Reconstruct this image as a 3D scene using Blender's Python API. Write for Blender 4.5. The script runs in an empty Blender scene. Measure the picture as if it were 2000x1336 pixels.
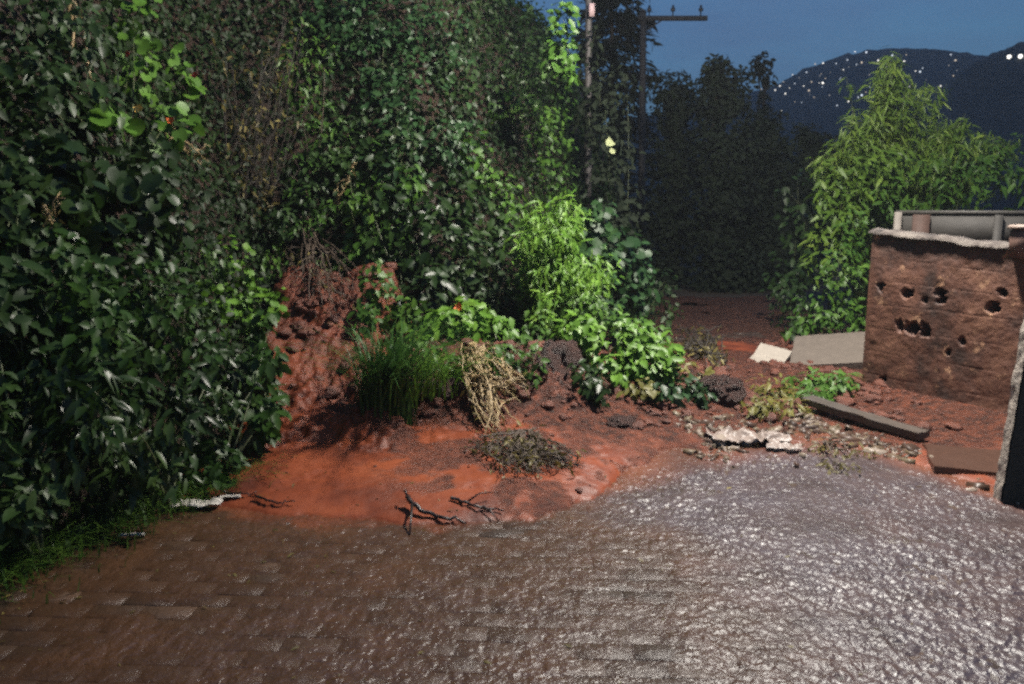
import bpy, math
import numpy as np

sc = bpy.context.scene
C = sc.collection
R = math.radians

# ---------------------------------------------------------------- camera, sky, exposure
F, PITCH, EYE = 1570.0, R(9.7), 1.6
cd = bpy.data.cameras.new("camera"); cam = bpy.data.objects.new("camera", cd); C.objects.link(cam)
cd.lens = 36.0 * F / 2000.0; cd.sensor_width = 36.0; cd.clip_start = 0.05; cd.clip_end = 4000.0
cam.location = (0, 0, EYE); cam.rotation_euler = (R(90) - PITCH, 0, 0)
sc.camera = cam

w = bpy.data.worlds.new("World"); sc.world = w; w.use_nodes = True
wn = w.node_tree.nodes; wl = w.node_tree.links
bg = wn["Background"]
sky = wn.new("ShaderNodeTexSky"); sky.sky_type = 'NISHITA'; sky.sun_disc = False
sky.sun_elevation = R(4.0); sky.sun_rotation = R(165); sky.altitude = 300
sky.air_density = 1.0; sky.dust_density = 0.5; sky.ozone_density = 3.8
# thin grey dusk cloud: the sky seen through broken, soft cloud of the same brightness
tc = wn.new("ShaderNodeTexCoord"); mp = wn.new("ShaderNodeMapping"); mp.inputs["Scale"].default_value = (1, 1, 4); cn = wn.new("ShaderNodeTexNoise")
cn.inputs["Scale"].default_value = 2.2; cn.inputs["Detail"].default_value = 6; cn.inputs["Roughness"].default_value = .6
cr = wn.new("ShaderNodeMapRange"); cr.inputs[1].default_value, cr.inputs[2].default_value, cr.inputs[3].default_value, cr.inputs[4].default_value = .35, .7, .25, .8
cm = wn.new("ShaderNodeMix"); cm.data_type = 'RGBA'; cm.inputs[7].default_value = (.42, .74, 1.55, 1)
wl.new(tc.outputs["Generated"], mp.inputs[0]); wl.new(mp.outputs[0], cn.inputs["Vector"]); wl.new(cn.outputs[0], cr.inputs[0]); wl.new(cr.outputs[0], cm.inputs[0])
wl.new(sky.outputs[0], cm.inputs[6]); wl.new(cm.outputs[2], bg.inputs[0]); bg.inputs[1].default_value = 0.15
sc.view_settings.view_transform = 'Standard'; sc.view_settings.look = 'None'
sc.view_settings.exposure = 0.32; sc.view_settings.gamma = 1.0
LAMP_POWER = 2800.0
sc.cycles.use_denoising = False
sc.cycles.filter_width = 2.6
sc.cycles.caustics_reflective = False; sc.cycles.caustics_refractive = False
sc.cycles.sample_clamp_direct = 3.0; sc.cycles.sample_clamp_indirect = .6; sc.cycles.max_bounces = 6

# last trace of dusk light: a very weak, wide sun just above the skyline behind the camera
sl = bpy.data.lights.new("dusk_sun", 'SUN'); sl.energy = 0.03; sl.angle = R(20); sl.color = (1.0, 0.9, 0.8)
so = bpy.data.objects.new("dusk_sun", sl); C.objects.link(so); so.rotation_euler = (R(86), 0, R(-15))

# ---------------------------------------------------------------- helpers
rng = np.random.default_rng(7)
SP, CP = math.sin(PITCH), math.cos(PITCH)

def ray(px, py):
    u = (px - 1000.0) / F; v = (668.0 - py) / F
    return np.array((u, CP + v * SP, -SP + v * CP))
def P(px, py, d):                       # point on the view ray of a pixel at forward distance d
    r = ray(px, py); return np.array((0, 0, EYE)) + r * (d / r[1])
def G(px, py, z=0.0):                   # point on the ground under a pixel
    r = ray(px, py); return np.array((0, 0, EYE)) + r * ((z - EYE) / r[2])

def _hash(i, j, k, seed):
    i = i.astype(np.int64); j = j.astype(np.int64); k = k.astype(np.int64)
    n = (i * 374761393 + j * 668265263 + k * 2147483647 + seed * 1274126177) & 0x7fffffff
    n = ((n ^ (n >> 13)) * 1274126177) & 0x7fffffff
    n = ((n ^ (n >> 16)) * 668265263) & 0x7fffffff
    return ((n ^ (n >> 15)) & 0xffffff) / float(0xffffff)
def noise(p, seed=0):                   # value noise, p (...,3), 0..1
    p = np.asarray(p, float); f = np.floor(p); t = p - f; t = t * t * (3 - 2 * t)
    i, j, k = f[..., 0], f[..., 1], f[..., 2]; out = 0
    for a in (0, 1):
        for b in (0, 1):
            for c in (0, 1):
                wgt = (t[..., 0] if a else 1 - t[..., 0]) * (t[..., 1] if b else 1 - t[..., 1]) * (t[..., 2] if c else 1 - t[..., 2])
                out = out + wgt * _hash(i + a, j + b, k + c, seed)
    return out
def fbm(p, o=4, seed=0):
    s = 0; a = 1; tot = 0; p = np.asarray(p, float)
    for q in range(o):
        s = s + a * noise(p * (2.03 ** q) + q * 17.3, seed + q); tot += a; a *= .5
    return s / tot
def n2(x, y, sc_, o=4, seed=0):
    return fbm(np.stack([x * sc_, y * sc_, np.zeros_like(x) + .5], -1), o, seed)
def sstep(a, b, x):
    t = np.clip((x - a) / (b - a), 0, 1); return t * t * (3 - 2 * t)
def norm(v):
    return v / np.maximum(np.linalg.norm(v, axis=-1, keepdims=True), 1e-9)

class MB:                               # collects vertices and faces, links them as ONE mesh object
    def __init__(s): s.v = []; s.f = []; s.n = 0; s.r = []
    def add(s, v, faces, rnd=0.5):
        v = np.asarray(v, float).reshape(-1, 3)
        s.v.append(v)
        rr = np.asarray(rnd, float)
        s.r.append(np.full(len(v), float(rr)) if rr.ndim == 0 else rr)
        for fa in faces:                # fa: (m,k) index array
            fa = np.asarray(fa, int)
            if len(fa): s.f.append(fa + s.n)
        s.n += len(v)
    def box(s, c, size, rot=0.0, tilt=(0, 0), rnd=0.5, bev=0.0):
        x, y, z = [q / 2 for q in size]
        if bev:
            b = bev
            base = [(-x, -y, -z), (x, -y, -z), (x, y, -z), (-x, y, -z), (-x, -y, z - b), (x, -y, z - b), (x, y, z - b), (-x, y, z - b),
                    (-x + b, -y + b, z), (x - b, -y + b, z), (x - b, y - b, z), (-x + b, y - b, z)]
            fs = [(0, 3, 2, 1), (0, 1, 5, 4), (1, 2, 6, 5), (2, 3, 7, 6), (3, 0, 4, 7), (4, 5, 9, 8), (5, 6, 10, 9), (6, 7, 11, 10), (7, 4, 8, 11), (8, 9, 10, 11)]
        else:
            base = [(-x, -y, -z), (x, -y, -z), (x, y, -z), (-x, y, -z), (-x, -y, z), (x, -y, z), (x, y, z), (-x, y, z)]
            fs = [(0, 3, 2, 1), (0, 1, 5, 4), (1, 2, 6, 5), (2, 3, 7, 6), (3, 0, 4, 7), (4, 5, 6, 7)]
        v = np.array(base); a, b2 = tilt
        ca, sa = math.cos(a), math.sin(a); v = v @ np.array(((1, 0, 0), (0, ca, -sa), (0, sa, ca))).T
        ca, sa = math.cos(b2), math.sin(b2); v = v @ np.array(((ca, 0, sa), (0, 1, 0), (-sa, 0, ca))).T
        ca, sa = math.cos(rot), math.sin(rot); v = v @ np.array(((ca, -sa, 0), (sa, ca, 0), (0, 0, 1))).T
        s.add(v + np.array(c), [fs], rnd)
    def tube(s, pts, r0, r1=None, n=6, rnd=0.5):
        pts = np.asarray(pts, float); m = len(pts); r1 = r0 if r1 is None else r1
        t = norm(np.gradient(pts, axis=0)); ref = np.array((0, 0, 1.0))
        if abs(t[0] @ ref) > .9: ref = np.array((1.0, 0, 0))
        a = norm(np.cross(t, ref)); b = np.cross(t, a)
        rad = np.linspace(r0, r1, m)[:, None, None] if np.ndim(r0) == 0 else np.asarray(r0)[:, None, None]
        th = np.arange(n) * 2 * math.pi / n
        ring = pts[:, None] + rad * (np.cos(th)[None, :, None] * a[:, None] + np.sin(th)[None, :, None] * b[:, None])
        i = np.arange(m - 1)[:, None] * n; j = np.arange(n)[None]; k = (j + 1) % n
        q = np.stack([i + j, i + k, i + n + k, i + n + j], -1).reshape(-1, 4)
        s.add(ring.reshape(-1, 3), [q, [list(range(n))[::-1]], [list(range((m - 1) * n, m * n))]], rnd)
    def grid(s, V, keep=None, rnd=0.5):  # V (a,b,3)
        a, b = V.shape[:2]; i = np.arange(a - 1)[:, None] * b; j = np.arange(b - 1)[None]
        q = np.stack([i + j, i + j + 1, i + b + j + 1, i + b + j], -1)
        if keep is not None:
            kk = keep[:-1, :-1] | keep[1:, :-1] | keep[:-1, 1:] | keep[1:, 1:]; q = q[kk]
        s.add(V.reshape(-1, 3), [q.reshape(-1, 4)], rnd)
    def build(s, name, mat, parent=None, smooth=False, origin=None):
        me = bpy.data.meshes.new(name)
        v = np.concatenate(s.v); org = np.zeros(3) if origin is None else np.asarray(origin, float)
        if parent is not None: org = np.array(parent.matrix_world.translation) if parent.parent is None else np.zeros(3)
        if parent is not None: org = np.array(parent["_o"]) if "_o" in parent else org
        v = v - org
        loops = np.concatenate([f.reshape(-1) for f in s.f]); ls = np.concatenate([np.full(len(f), f.shape[1]) for f in s.f])
        st = np.concatenate([[0], np.cumsum(ls)[:-1]])
        me.vertices.add(len(v)); me.vertices.foreach_set("co", v.astype(np.float32).ravel())
        me.loops.add(len(loops)); me.loops.foreach_set("vertex_index", loops.astype(np.int32))
        me.polygons.add(len(ls)); me.polygons.foreach_set("loop_start", st.astype(np.int32))
        if smooth: me.polygons.foreach_set("use_smooth", np.ones(len(ls), bool))
        at = me.attributes.new("rnd", 'FLOAT', 'POINT'); at.data.foreach_set("value", np.concatenate(s.r).astype(np.float32))
        me.update(calc_edges=True); me.validate()
        me.materials.append(mat)
        o = bpy.data.objects.new(name, me); C.objects.link(o)
        if parent is not None: o.parent = parent
        else: o.location = org
        o["_o"] = [float(q) for q in org]
        return o

def tag(o, label=None, cat=None, group=None, kind=None):
    if label: o["label"] = label
    if cat: o["category"] = cat
    if group: o["group"] = group
    if kind: o["kind"] = kind
    return o
def thing(name, label, cat, loc, group=None):
    o = bpy.data.objects.new(name, None); C.objects.link(o); o.empty_display_size = .1
    o.location = [float(q) for q in loc]; o["_o"] = [float(q) for q in loc]
    return tag(o, label, cat, group)

# ---------------------------------------------------------------- materials
def newmat(name):
    m = bpy.data.materials.new(name); m.use_nodes = True
    return m, m.node_tree.nodes, m.node_tree.links, m.node_tree.nodes["Principled BSDF"]
def ramp(nt, cols, pos=None, interp='LINEAR'):
    r = nt.new("ShaderNodeValToRGB"); e = r.color_ramp.elements; r.color_ramp.interpolation = interp
    pos = pos or [i / (len(cols) - 1) for i in range(len(cols))]
    while len(e) < len(cols): e.new(.5)
    for q, c, p in zip(e, cols, pos): q.position = p; q.color = (*c, 1)
    return r
def tex(nt, l, co, scale, detail=4, rough=.55, dist=0.0):
    n = nt.new("ShaderNodeTexNoise"); n.inputs["Scale"].default_value = scale; n.inputs["Detail"].default_value = detail
    n.inputs["Roughness"].default_value = rough; n.inputs["Distortion"].default_value = dist
    if co is not None: l.new(co, n.inputs["Vector"])
    return n
def bump(nt, l, h, strength, dist, bsdf, prev=None):
    b = nt.new("ShaderNodeBump"); b.inputs["Strength"].default_value = strength; b.inputs["Distance"].default_value = dist
    l.new(h, b.inputs["Height"])
    if prev is not None: l.new(prev, b.inputs["Normal"])
    l.new(b.outputs[0], bsdf.inputs["Normal"]); return b.outputs[0]
def mixc(nt, l, fac, a, b, mode='MIX'):
    m = nt.new("ShaderNodeMix"); m.data_type = 'RGBA'; m.blend_type = mode
    for s, val in ((0, fac), (6, a), (7, b)):
        if hasattr(val, 'links'): l.new(val, m.inputs[s])
        else: m.inputs[s].default_value = val if s == 0 else (*val, 1)
    return m.outputs[2]

def leafmat(name, cols, rough=.46, trans=.25, pos=None):
    cols = [(c[0] * 1.65, c[1] * 1.58, c[2] * 1.0) for c in cols]
    m, n, l, b = newmat(name)
    a = n.new("ShaderNodeAttribute"); a.attribute_name = "rnd"
    r = ramp(n, cols, pos); l.new(a.outputs["Fac"], r.inputs[0])
    g = n.new("ShaderNodeNewGeometry"); t = tex(n, l, g.outputs["Position"], 9, 3)
    c = mixc(n, l, t.outputs[0], r.outputs[0], (cols[0][0] * .6, cols[0][1] * .6, cols[0][2] * .6))
    l.new(c, b.inputs["Base Color"]); b.inputs["Roughness"].default_value = rough; b.inputs["Specular IOR Level"].default_value = .3
    tr = n.new("ShaderNodeBsdfTranslucent"); l.new(c, tr.inputs[0])
    mx = n.new("ShaderNodeMixShader"); mx.inputs[0].default_value = trans
    l.new(b.outputs[0], mx.inputs[1]); l.new(tr.outputs[0], mx.inputs[2]); l.new(mx.outputs[0], n["Material Output"].inputs[0])
    return m
def soilmat(name, cols, scale=3.0, rough=(.3, .75), bs=.6, bd=.03, pos=None):
    m, n, l, b = newmat(name)
    g = n.new("ShaderNodeNewGeometry"); co = g.outputs["Position"]
    t = tex(n, l, co, scale, 8, .65); r = ramp(n, cols, pos); l.new(t.outputs[0], r.inputs[0]); l.new(r.outputs[0], b.inputs["Base Color"])
    t2 = tex(n, l, co, scale * 6, 5, .6)
    mr = n.new("ShaderNodeMapRange"); mr.inputs[3].default_value, mr.inputs[4].default_value = rough
    l.new(t2.outputs[0], mr.inputs[0]); l.new(mr.outputs[0], b.inputs["Roughness"])
    t3 = tex(n, l, co, scale * 14, 6, .6); bump(n, l, t3.outputs[0], bs, bd, b)
    return m
def plain(name, col, rough=.6, bsc=40, bs=.3, bd=.01, var=.35, metal=0):
    m, n, l, b = newmat(name)
    g = n.new("ShaderNodeNewGeometry"); t = tex(n, l, g.outputs["Position"], bsc * .3, 6, .6)
    c = mixc(n, l, t.outputs[0], tuple(q * (1 - var) for q in col), tuple(min(1, q * (1 + var)) for q in col))
    l.new(c, b.inputs["Base Color"]); b.inputs["Roughness"].default_value = rough; b.inputs["Metallic"].default_value = metal
    t2 = tex(n, l, g.outputs["Position"], bsc, 5, .6); bump(n, l, t2.outputs[0], bs, bd, b)
    return m
def emit(name, col, s):
    m, n, l, b = newmat(name); b.inputs["Base Color"].default_value = (*col, 1)
    b.inputs["Emission Color"].default_value = (*col, 1); b.inputs["Emission Strength"].default_value = s; return m

L_DARK = leafmat("dark_leaf", [(.012, .028, .012), (.025, .055, .02), (.045, .09, .03)])
L_MID = leafmat("mid_leaf", [(.022, .06, .014), (.05, .115, .023), (.10, .175, .04)])
L_BRIGHT = leafmat("bright_leaf", [(.045, .11, .018), (.08, .18, .028), (.15, .26, .05)])
L_LIME = leafmat("lime_leaf", [(.032, .08, .018), (.058, .135, .028), (.10, .20, .05)])
L_BLUE = leafmat("bluegreen_leaf", [(.012, .035, .018), (.024, .062, .028), (.05, .11, .048)])
L_GREY = leafmat("greygreen_leaf", [(.008, .02, .007), (.018, .042, .014), (.055, .095, .036)], rough=.38)
L_BAMBOO = leafmat("bamboo_leaf", [(.04, .085, .018), (.09, .155, .03), (.16, .22, .055)])
L_DRY = leafmat("dry_leaf", [(.05, .045, .02), (.10, .085, .035), (.20, .17, .08)], rough=.5)
L_SHADE = leafmat("left_bank_shade_leaf", [(.012, .034, .009), (.026, .066, .015), (.065, .12, .03)])  # mid leaf darkened by colour for the dimly lit left bank
L_TUFT = leafmat("tuft_blade", [(.014, .045, .014), (.03, .085, .022), (.055, .13, .035)])
L_UNDER = leafmat("undergrowth_leaf", [(.006, .016, .005), (.012, .03, .009), (.024, .052, .016)], rough=.55)  # shade of the gaps between shrubs put into the leaf colour
L_NAST = leafmat("nasturtium_leaf", [(.04, .10, .02), (.075, .17, .032), (.14, .25, .065)])
L_OLIVE = leafmat("yellowing_leaf", [(.06, .06, .018), (.12, .12, .035), (.20, .19, .07)], rough=.5)
L_FAR = leafmat("far_leaf", [(.007, .012, .008), (.010, .018, .011), (.014, .024, .014)], rough=.8, trans=.1)
STEM = plain("green_stem", (.06, .075, .03), .5)
TWIG = plain("brown_twig", (.07, .05, .035), .6)
BARKTWIG = plain("dark_twig", (.03, .024, .018), .7)
PALETWIG = plain("pale_root", (.30, .22, .11), .5)
BARK = plain("bark", (.035, .028, .022), .8)
ORANGE = plain("orange_petal", (.75, .16, .03), .5, var=.2)
RED = plain("red_petal", (.62, .05, .03), .5, var=.2)
YELLOW = plain("yellow_petal", (.8, .5, .1), .5, var=.2)
CREAM = plain("cream_petal", (.42, .46, .24), .5, var=.35)

# ---------------------------------------------------------------- terrain heights
FOOT = np.array([(-4.6, -1.0), (-3.2, 1.5), (-2.4, 3.1), (-2.0, 4.2), (-1.8, 5.0), (-1.9, 6.0), (-1.95, 7.2), (-1.2, 7.35), (-.95, 6.75), (-.35, 7.2),
                 (.5, 8.5), (1.25, 10.0), (2.0, 12.2), (2.7, 15), (3.4, 20), (4.0, 30)])
_POLY = np.concatenate([FOOT, [(-60, 30), (-60, -1)]])
def foot_dist(x, y):                    # signed distance to the foot of the bank, positive inside the bank
    x = np.asarray(x, float); y = np.asarray(y, float); best = np.full(x.shape, 1e9); ins = np.zeros(x.shape, bool)
    for a, b in zip(FOOT[:-1], FOOT[1:]):
        e = b - a; t = np.clip(((x - a[0]) * e[0] + (y - a[1]) * e[1]) / (e @ e), 0, 1)
        best = np.minimum(best, np.hypot(x - a[0] - t * e[0], y - a[1] - t * e[1]))
    for a, b in zip(_POLY, np.roll(_POLY, -1, 0)):
        if a[1] == b[1]: continue
        ins ^= ((a[1] > y) != (b[1] > y)) & (x < (b[0] - a[0]) * (y - a[1]) / (b[1] - a[1]) + a[0])
    return np.where(ins, best, -best)
def bank_h(x, y):
    d = foot_dist(x, y)
    h = np.where(d > 0, np.minimum(d * 2.5, 4.2 + (d - 1.7) * .35), -.3)
    return h + np.where(d > 0, (n2(x, y, 1.7, 3, 3) - .5) * .5 * sstep(0, .6, d), 0)
EDGE = np.array([(-2.6, 4.6), (-1.75, 4.15), (-1.3, 4.0), (-.55, 3.84), (.1, 3.9), (.42, 4.2), (.7, 4.75), (1.05, 5.1), (1.6, 5.35), (2.2, 5.5), (2.5, 4.9), (2.75, 4.3), (4.5, 3.9)])
def mud_h(x, y):
    ye = np.interp(x, EDGE[:, 0], EDGE[:, 1]) + (n2(x, y, 2.2, 5, 31) - .5) * (.25 + .55 * sstep(-.2, .8, x))
    d = y - ye
    apron = np.where(d > 0, .075 * (1 - np.exp(-d * 4.5)) + .010, d * .35)
    # debris heap lying across the road
    yc = np.interp(x, [-1.2, 0, 1, 2.2], [6.35, 6.15, 6.3, 6.7])
    heap = .40 * np.exp(-((y - yc) / np.where(y < yc, .55, .9)) ** 2) * sstep(-1.35, -.6, x) * (1 - .55 * sstep(.2, 1.5, x)) * sstep(2.2, 1.5, x)
    # slide chute
    cx = np.interp(y, [4, 5, 6.3, 7.4], [-1.1, -1.3, -1.5, -1.4])
    cz = np.interp(y, [4.5, 5, 6.3, 7.2, 7.8, 8.6], [0, .10, .62, 1.25, 2.2, 3.2])
    chute = cz + .35 * np.clip(np.abs(x - cx) - .25, 0, 1) ** 1.3
    inchute = sstep(7.35, 6.9, y) * sstep(.76, .36, np.abs(x - cx) + (n2(x, y, 3.5, 4, 14) - .5) * .5) * sstep(4.3, 4.9, y)
    # soil piled against the wall foot
    wall = .07 * np.exp(-((x - (3.3 + (y - 6.2) * -.62)) / .45) ** 2) * sstep(4.6, 5.6, y) * sstep(8.2, 7, y)
    rough = .25 + .9 * sstep(.04, .22, heap) + .5 * inchute * sstep(5.2, 6, y)
    smooth_ch = np.exp(-((x + .75 - (4.6 - y) * .25) / .42) ** 2) * sstep(5.3, 4.9, y)
    rough = rough * (1 - .75 * smooth_ch) * (1 - .6 * sstep(1.6, 2.3, x)) * (1 - .7 * sstep(.5, .1, d))
    det = (n2(x, y, 4.2, 5, 11) - .5) * .30 + (np.abs(n2(x, y, 13, 4, 12) - .5) - .12) * -.22 + (n2(x, y, 36, 2, 13) - .5) * .045
    apron = apron * (1 - .55 * sstep(1.6, 2.4, x))
    h = apron + heap + wall + det * rough * sstep(-.03, .35, d)
    h = np.where(d > .06, np.maximum(h, .012), h); h = np.where(inchute > .02, np.maximum(h, chute * inchute + det * .9 * inchute), h)
    far = sstep(9.5, 7.6, y)            # thinner skin of mud on the far road
    return h * (.18 + .82 * far) + (1 - far) * (.015 + (n2(x, y, 2, 4, 9) - .5) * .12)
def ground_h(x, y):
    return np.maximum(np.maximum(bank_h(x, y), mud_h(x, y)), 0)
_T = np.linspace(2.5, 22, 700)
def hit(px, py):
    r = ray(px, py); p = np.array((0, 0, EYE)) + r * (_T / r[1])[:, None]
    k = p[:, 2] < ground_h(p[:, 0], p[:, 1])
    return float(_T[np.argmax(k)]) if k.any() else 22.0

# ---------------------------------------------------------------- the setting: ground, road, water, bank, mud, hills
mb = MB(); mb.box((0, 500, -.16), (1300, 1300, .2))
tag(mb.build("ground", soilmat("ground_soil", [(.02, .016, .01), (.04, .03, .02)], .6)), kind="structure")

def road_material():
    m, n, l, b = newmat("wet_brick_paving")
    a = n.new("ShaderNodeAttribute"); a.attribute_name = "rnd"
    r = ramp(n, [(.028, .020, .015), (.052, .036, .027), (.085, .056, .04)]); l.new(a.outputs["Fac"], r.inputs[0])
    g = n.new("ShaderNodeNewGeometry"); co = g.outputs["Position"]
    t = tex(n, l, co, 1.1, 6, .65); rr = ramp(n, [(0, 0, 0), (1, 1, 1)], [.42, .62]); l.new(t.outputs[0], rr.inputs[0])
    sx = n.new("ShaderNodeSeparateXYZ"); l.new(co, sx.inputs[0])
    mr = n.new("ShaderNodeMapRange"); mr.inputs[1].default_value, mr.inputs[2].default_value, mr.inputs[3].default_value, mr.inputs[4].default_value = .9, -.6, .1, .75
    l.new(sx.outputs[0], mr.inputs[0])
    mm = n.new("ShaderNodeMath"); mm.operation = 'MULTIPLY'; l.new(rr.outputs[0], mm.inputs[0]); l.new(mr.outputs[0], mm.inputs[1])
    c = mixc(n, l, mm.outputs[0], r.outputs[0], (.085, .042, .02))
    l.new(c, b.inputs["Base Color"])
    t2 = tex(n, l, co, 5, 5, .6); q = n.new("ShaderNodeMapRange"); q.inputs[3].default_value, q.inputs[4].default_value = .22, .5
    l.new(t2.outputs[0], q.inputs[0]); l.new(q.outputs[0], b.inputs["Roughness"])
    t3 = tex(n, l, co, 90, 4, .7); p1 = bump(n, l, t3.outputs[0], .55, .006, b)
    t4 = tex(n, l, co, 28, 3, .5); bump(n, l, t4.outputs[0], .5, .012, b, p1)
    return m
mb = MB(); ang = R(-2.5); ca, sa = math.cos(ang), math.sin(ang); PW, PL = .105, .215
for i, yy in enumerate(np.arange(.6, 10.2, PW)):
    for j in range(-22, 26):
        x = (j + (.5 if i % 2 else 0)) * PL; y = yy
        X, Y = x * ca - y * sa, x * sa + y * ca
        if X > 4.9 or foot_dist(np.array([X]), np.array([Y]))[0] > .35 or mud_h(np.array([X]), np.array([Y]))[0] > .062: continue
        mb.box((X, Y, -.03 + rng.normal(0, .0011)), (PL - .003 - rng.random() * .002, PW - .003 - rng.random() * .003, .06), ang + rng.normal(0, .006),
               (rng.normal(0, .006), rng.normal(0, .004)), rng.random(), .0018)
mb.box((0, 5.6, -.030), (10.5, 11, .05), 0, rnd=.25)
road = mb.build("road", road_material()); tag(road, kind="structure")

def water_material():
    m, n, l, b = newmat("muddy_runoff_water")
    g = n.new("ShaderNodeNewGeometry"); co = g.outputs["Position"]
    at = n.new("ShaderNodeAttribute"); at.attribute_name = "rnd"
    t0 = tex(n, l, co, 2.2, 5, .6); sm = n.new("ShaderNodeMath"); sm.operation = 'MULTIPLY_ADD'; l.new(t0.outputs[0], sm.inputs[0]); sm.inputs[1].default_value = .7; l.new(at.outputs["Fac"], sm.inputs[2])
    mr = n.new("ShaderNodeMapRange"); mr.inputs[1].default_value, mr.inputs[2].default_value = .78, 1.62; l.new(sm.outputs[0], mr.inputs[0])
    c = mixc(n, l, mr.outputs[0], (.09, .043, .021), (.064, .055, .064)); as_ = n.new("ShaderNodeAttribute"); as_.attribute_name = "silt"; c = mixc(n, l, as_.outputs["Fac"], c, (.17, .055, .024)); l.new(c, b.inputs["Base Color"])  # lilac tint of the glare is mixed into the water colour
    b.inputs["Roughness"].default_value = .25; b.inputs["IOR"].default_value = 1.65; b.inputs["Specular IOR Level"].default_value = 1.0
    t = tex(n, l, co, 48, 2, .5, .8); bump(n, l, t.outputs[0], .6, .012, b)
    tr = n.new("ShaderNodeBsdfTransparent"); mx = n.new("ShaderNodeMixShader")
    t3 = tex(n, l, co, 3.0, 6, .68)
    q = n.new("ShaderNodeMapRange"); q.inputs[1].default_value, q.inputs[2].default_value = .36, .62; q.inputs[3].default_value, q.inputs[4].default_value = .0, .62
    l.new(t3.outputs[0], q.inputs[0])
    ad = n.new("ShaderNodeMath"); ad.operation = 'MULTIPLY_ADD'; ad.use_clamp = True; l.new(at.outputs["Fac"], ad.inputs[0]); ad.inputs[1].default_value = .62; l.new(q.outputs[0], ad.inputs[2])
    e = n.new("ShaderNodeMapRange"); e.inputs[1].default_value, e.inputs[2].default_value = .0, .2; l.new(at.outputs["Fac"], e.inputs[0])
    mu = n.new("ShaderNodeMath"); mu.operation = 'MULTIPLY'; l.new(ad.outputs[0], mu.inputs[0]); l.new(e.outputs[0], mu.inputs[1]); l.new(mu.outputs[0], mx.inputs[0])
    l.new(tr.outputs[0], mx.inputs[1]); l.new(b.outputs[0], mx.inputs[2]); l.new(mx.outputs[0], n["Material Output"].inputs[0])
    return m
xs = np.arange(-2.5, 4.3, .0085); ys = np.arange(1.2, 6.4, .0085); X, Y = np.meshgrid(xs, ys)
left = np.interp(Y, [1.2, 2.2, 2.75, 3.1, 3.5, 3.9, 4.3, 4.8, 5.5, 6.4], [.62, .58, .62, .66, .45, .05, .15, .45, .9, 1.2])
dd = X - left + (n2(X, Y, 1.6, 5, 71) - .5) * 1.1 + (n2(X, Y, 7, 3, 78) - .5) * .35
dx = X - np.interp(Y, [2.2, 2.8, 3.4, 4.2], [.36, .42, .56, .85]); dry = sstep(.35, .8, np.exp(-(dx / .26) ** 2) * sstep(4.6, 2.9, Y) + (n2(X, Y, 6, 4, 83) - .5) * 1.1)
film = np.clip(sstep(-2.9, -1.2, X + (n2(X, Y, 1.4, 4, 74) - .5) * 1.4) * .46 * sstep(.22, .50, n2(X, Y * 1.7, 1.9, 4, 75)) * (1 - .6 * dry), 0, 1)
core = sstep(-.45, .95, dd) * (1 - .7 * dry)
cov = np.maximum(core, film)
calm = sstep(.35, .6, n2(X, Y * 1.5, 2.6, 4, 79))                      # smoother and rougher runs of the current
streak = n2(X, Y * .40, 30, 2, 73) - .5
chop = noise(np.stack([X * 58, Y * 46, 0 * X], -1), 76) - .5
Z = -.0035 + .0095 * sstep(0, .35, cov) + core * ((n2(X, Y, 6, 3, 72) - .5) * .012 + streak * .006 + chop * (.005 + .011 * calm)) + sstep(0, .4, film) * (1 - core) * (streak * .011 + chop * .0045)
mb = MB(); mb.grid(np.stack([X, Y, Z], -1), cov > .01, rnd=cov.ravel())
wo = tag(mb.build("water", water_material(), smooth=True), kind="structure")
silt = sstep(.10 + .55 * sstep(.2, 1.0, X), -.03, np.interp(X, EDGE[:, 0], EDGE[:, 1]) - Y + (n2(X, Y, 3, 4, 81) - .5) * .7)   # red silt bleeding out of the slide
wa = wo.data.attributes.new("silt", 'FLOAT', 'POINT'); wa.data.foreach_set("value", silt.ravel().astype(np.float32))

# bank
xs = np.concatenate([np.arange(-14, -5, .5), np.arange(-5, 3.6, .06), np.arange(3.6, 6, .3)]); ys = np.concatenate([np.arange(-1, 14, .07), np.arange(14, 32, .4)])
X, Y = np.meshgrid(xs, ys); Z = bank_h(X, Y)
mb = MB(); mb.grid(np.stack([X, Y, Z], -1), Z > 0)
tag(mb.build("hillside", soilmat("dark_bank_soil", [(.018, .012, .008), (.035, .02, .012), (.08, .032, .018)], 4, bs=.9, bd=.06), smooth=True), kind="structure")

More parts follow.
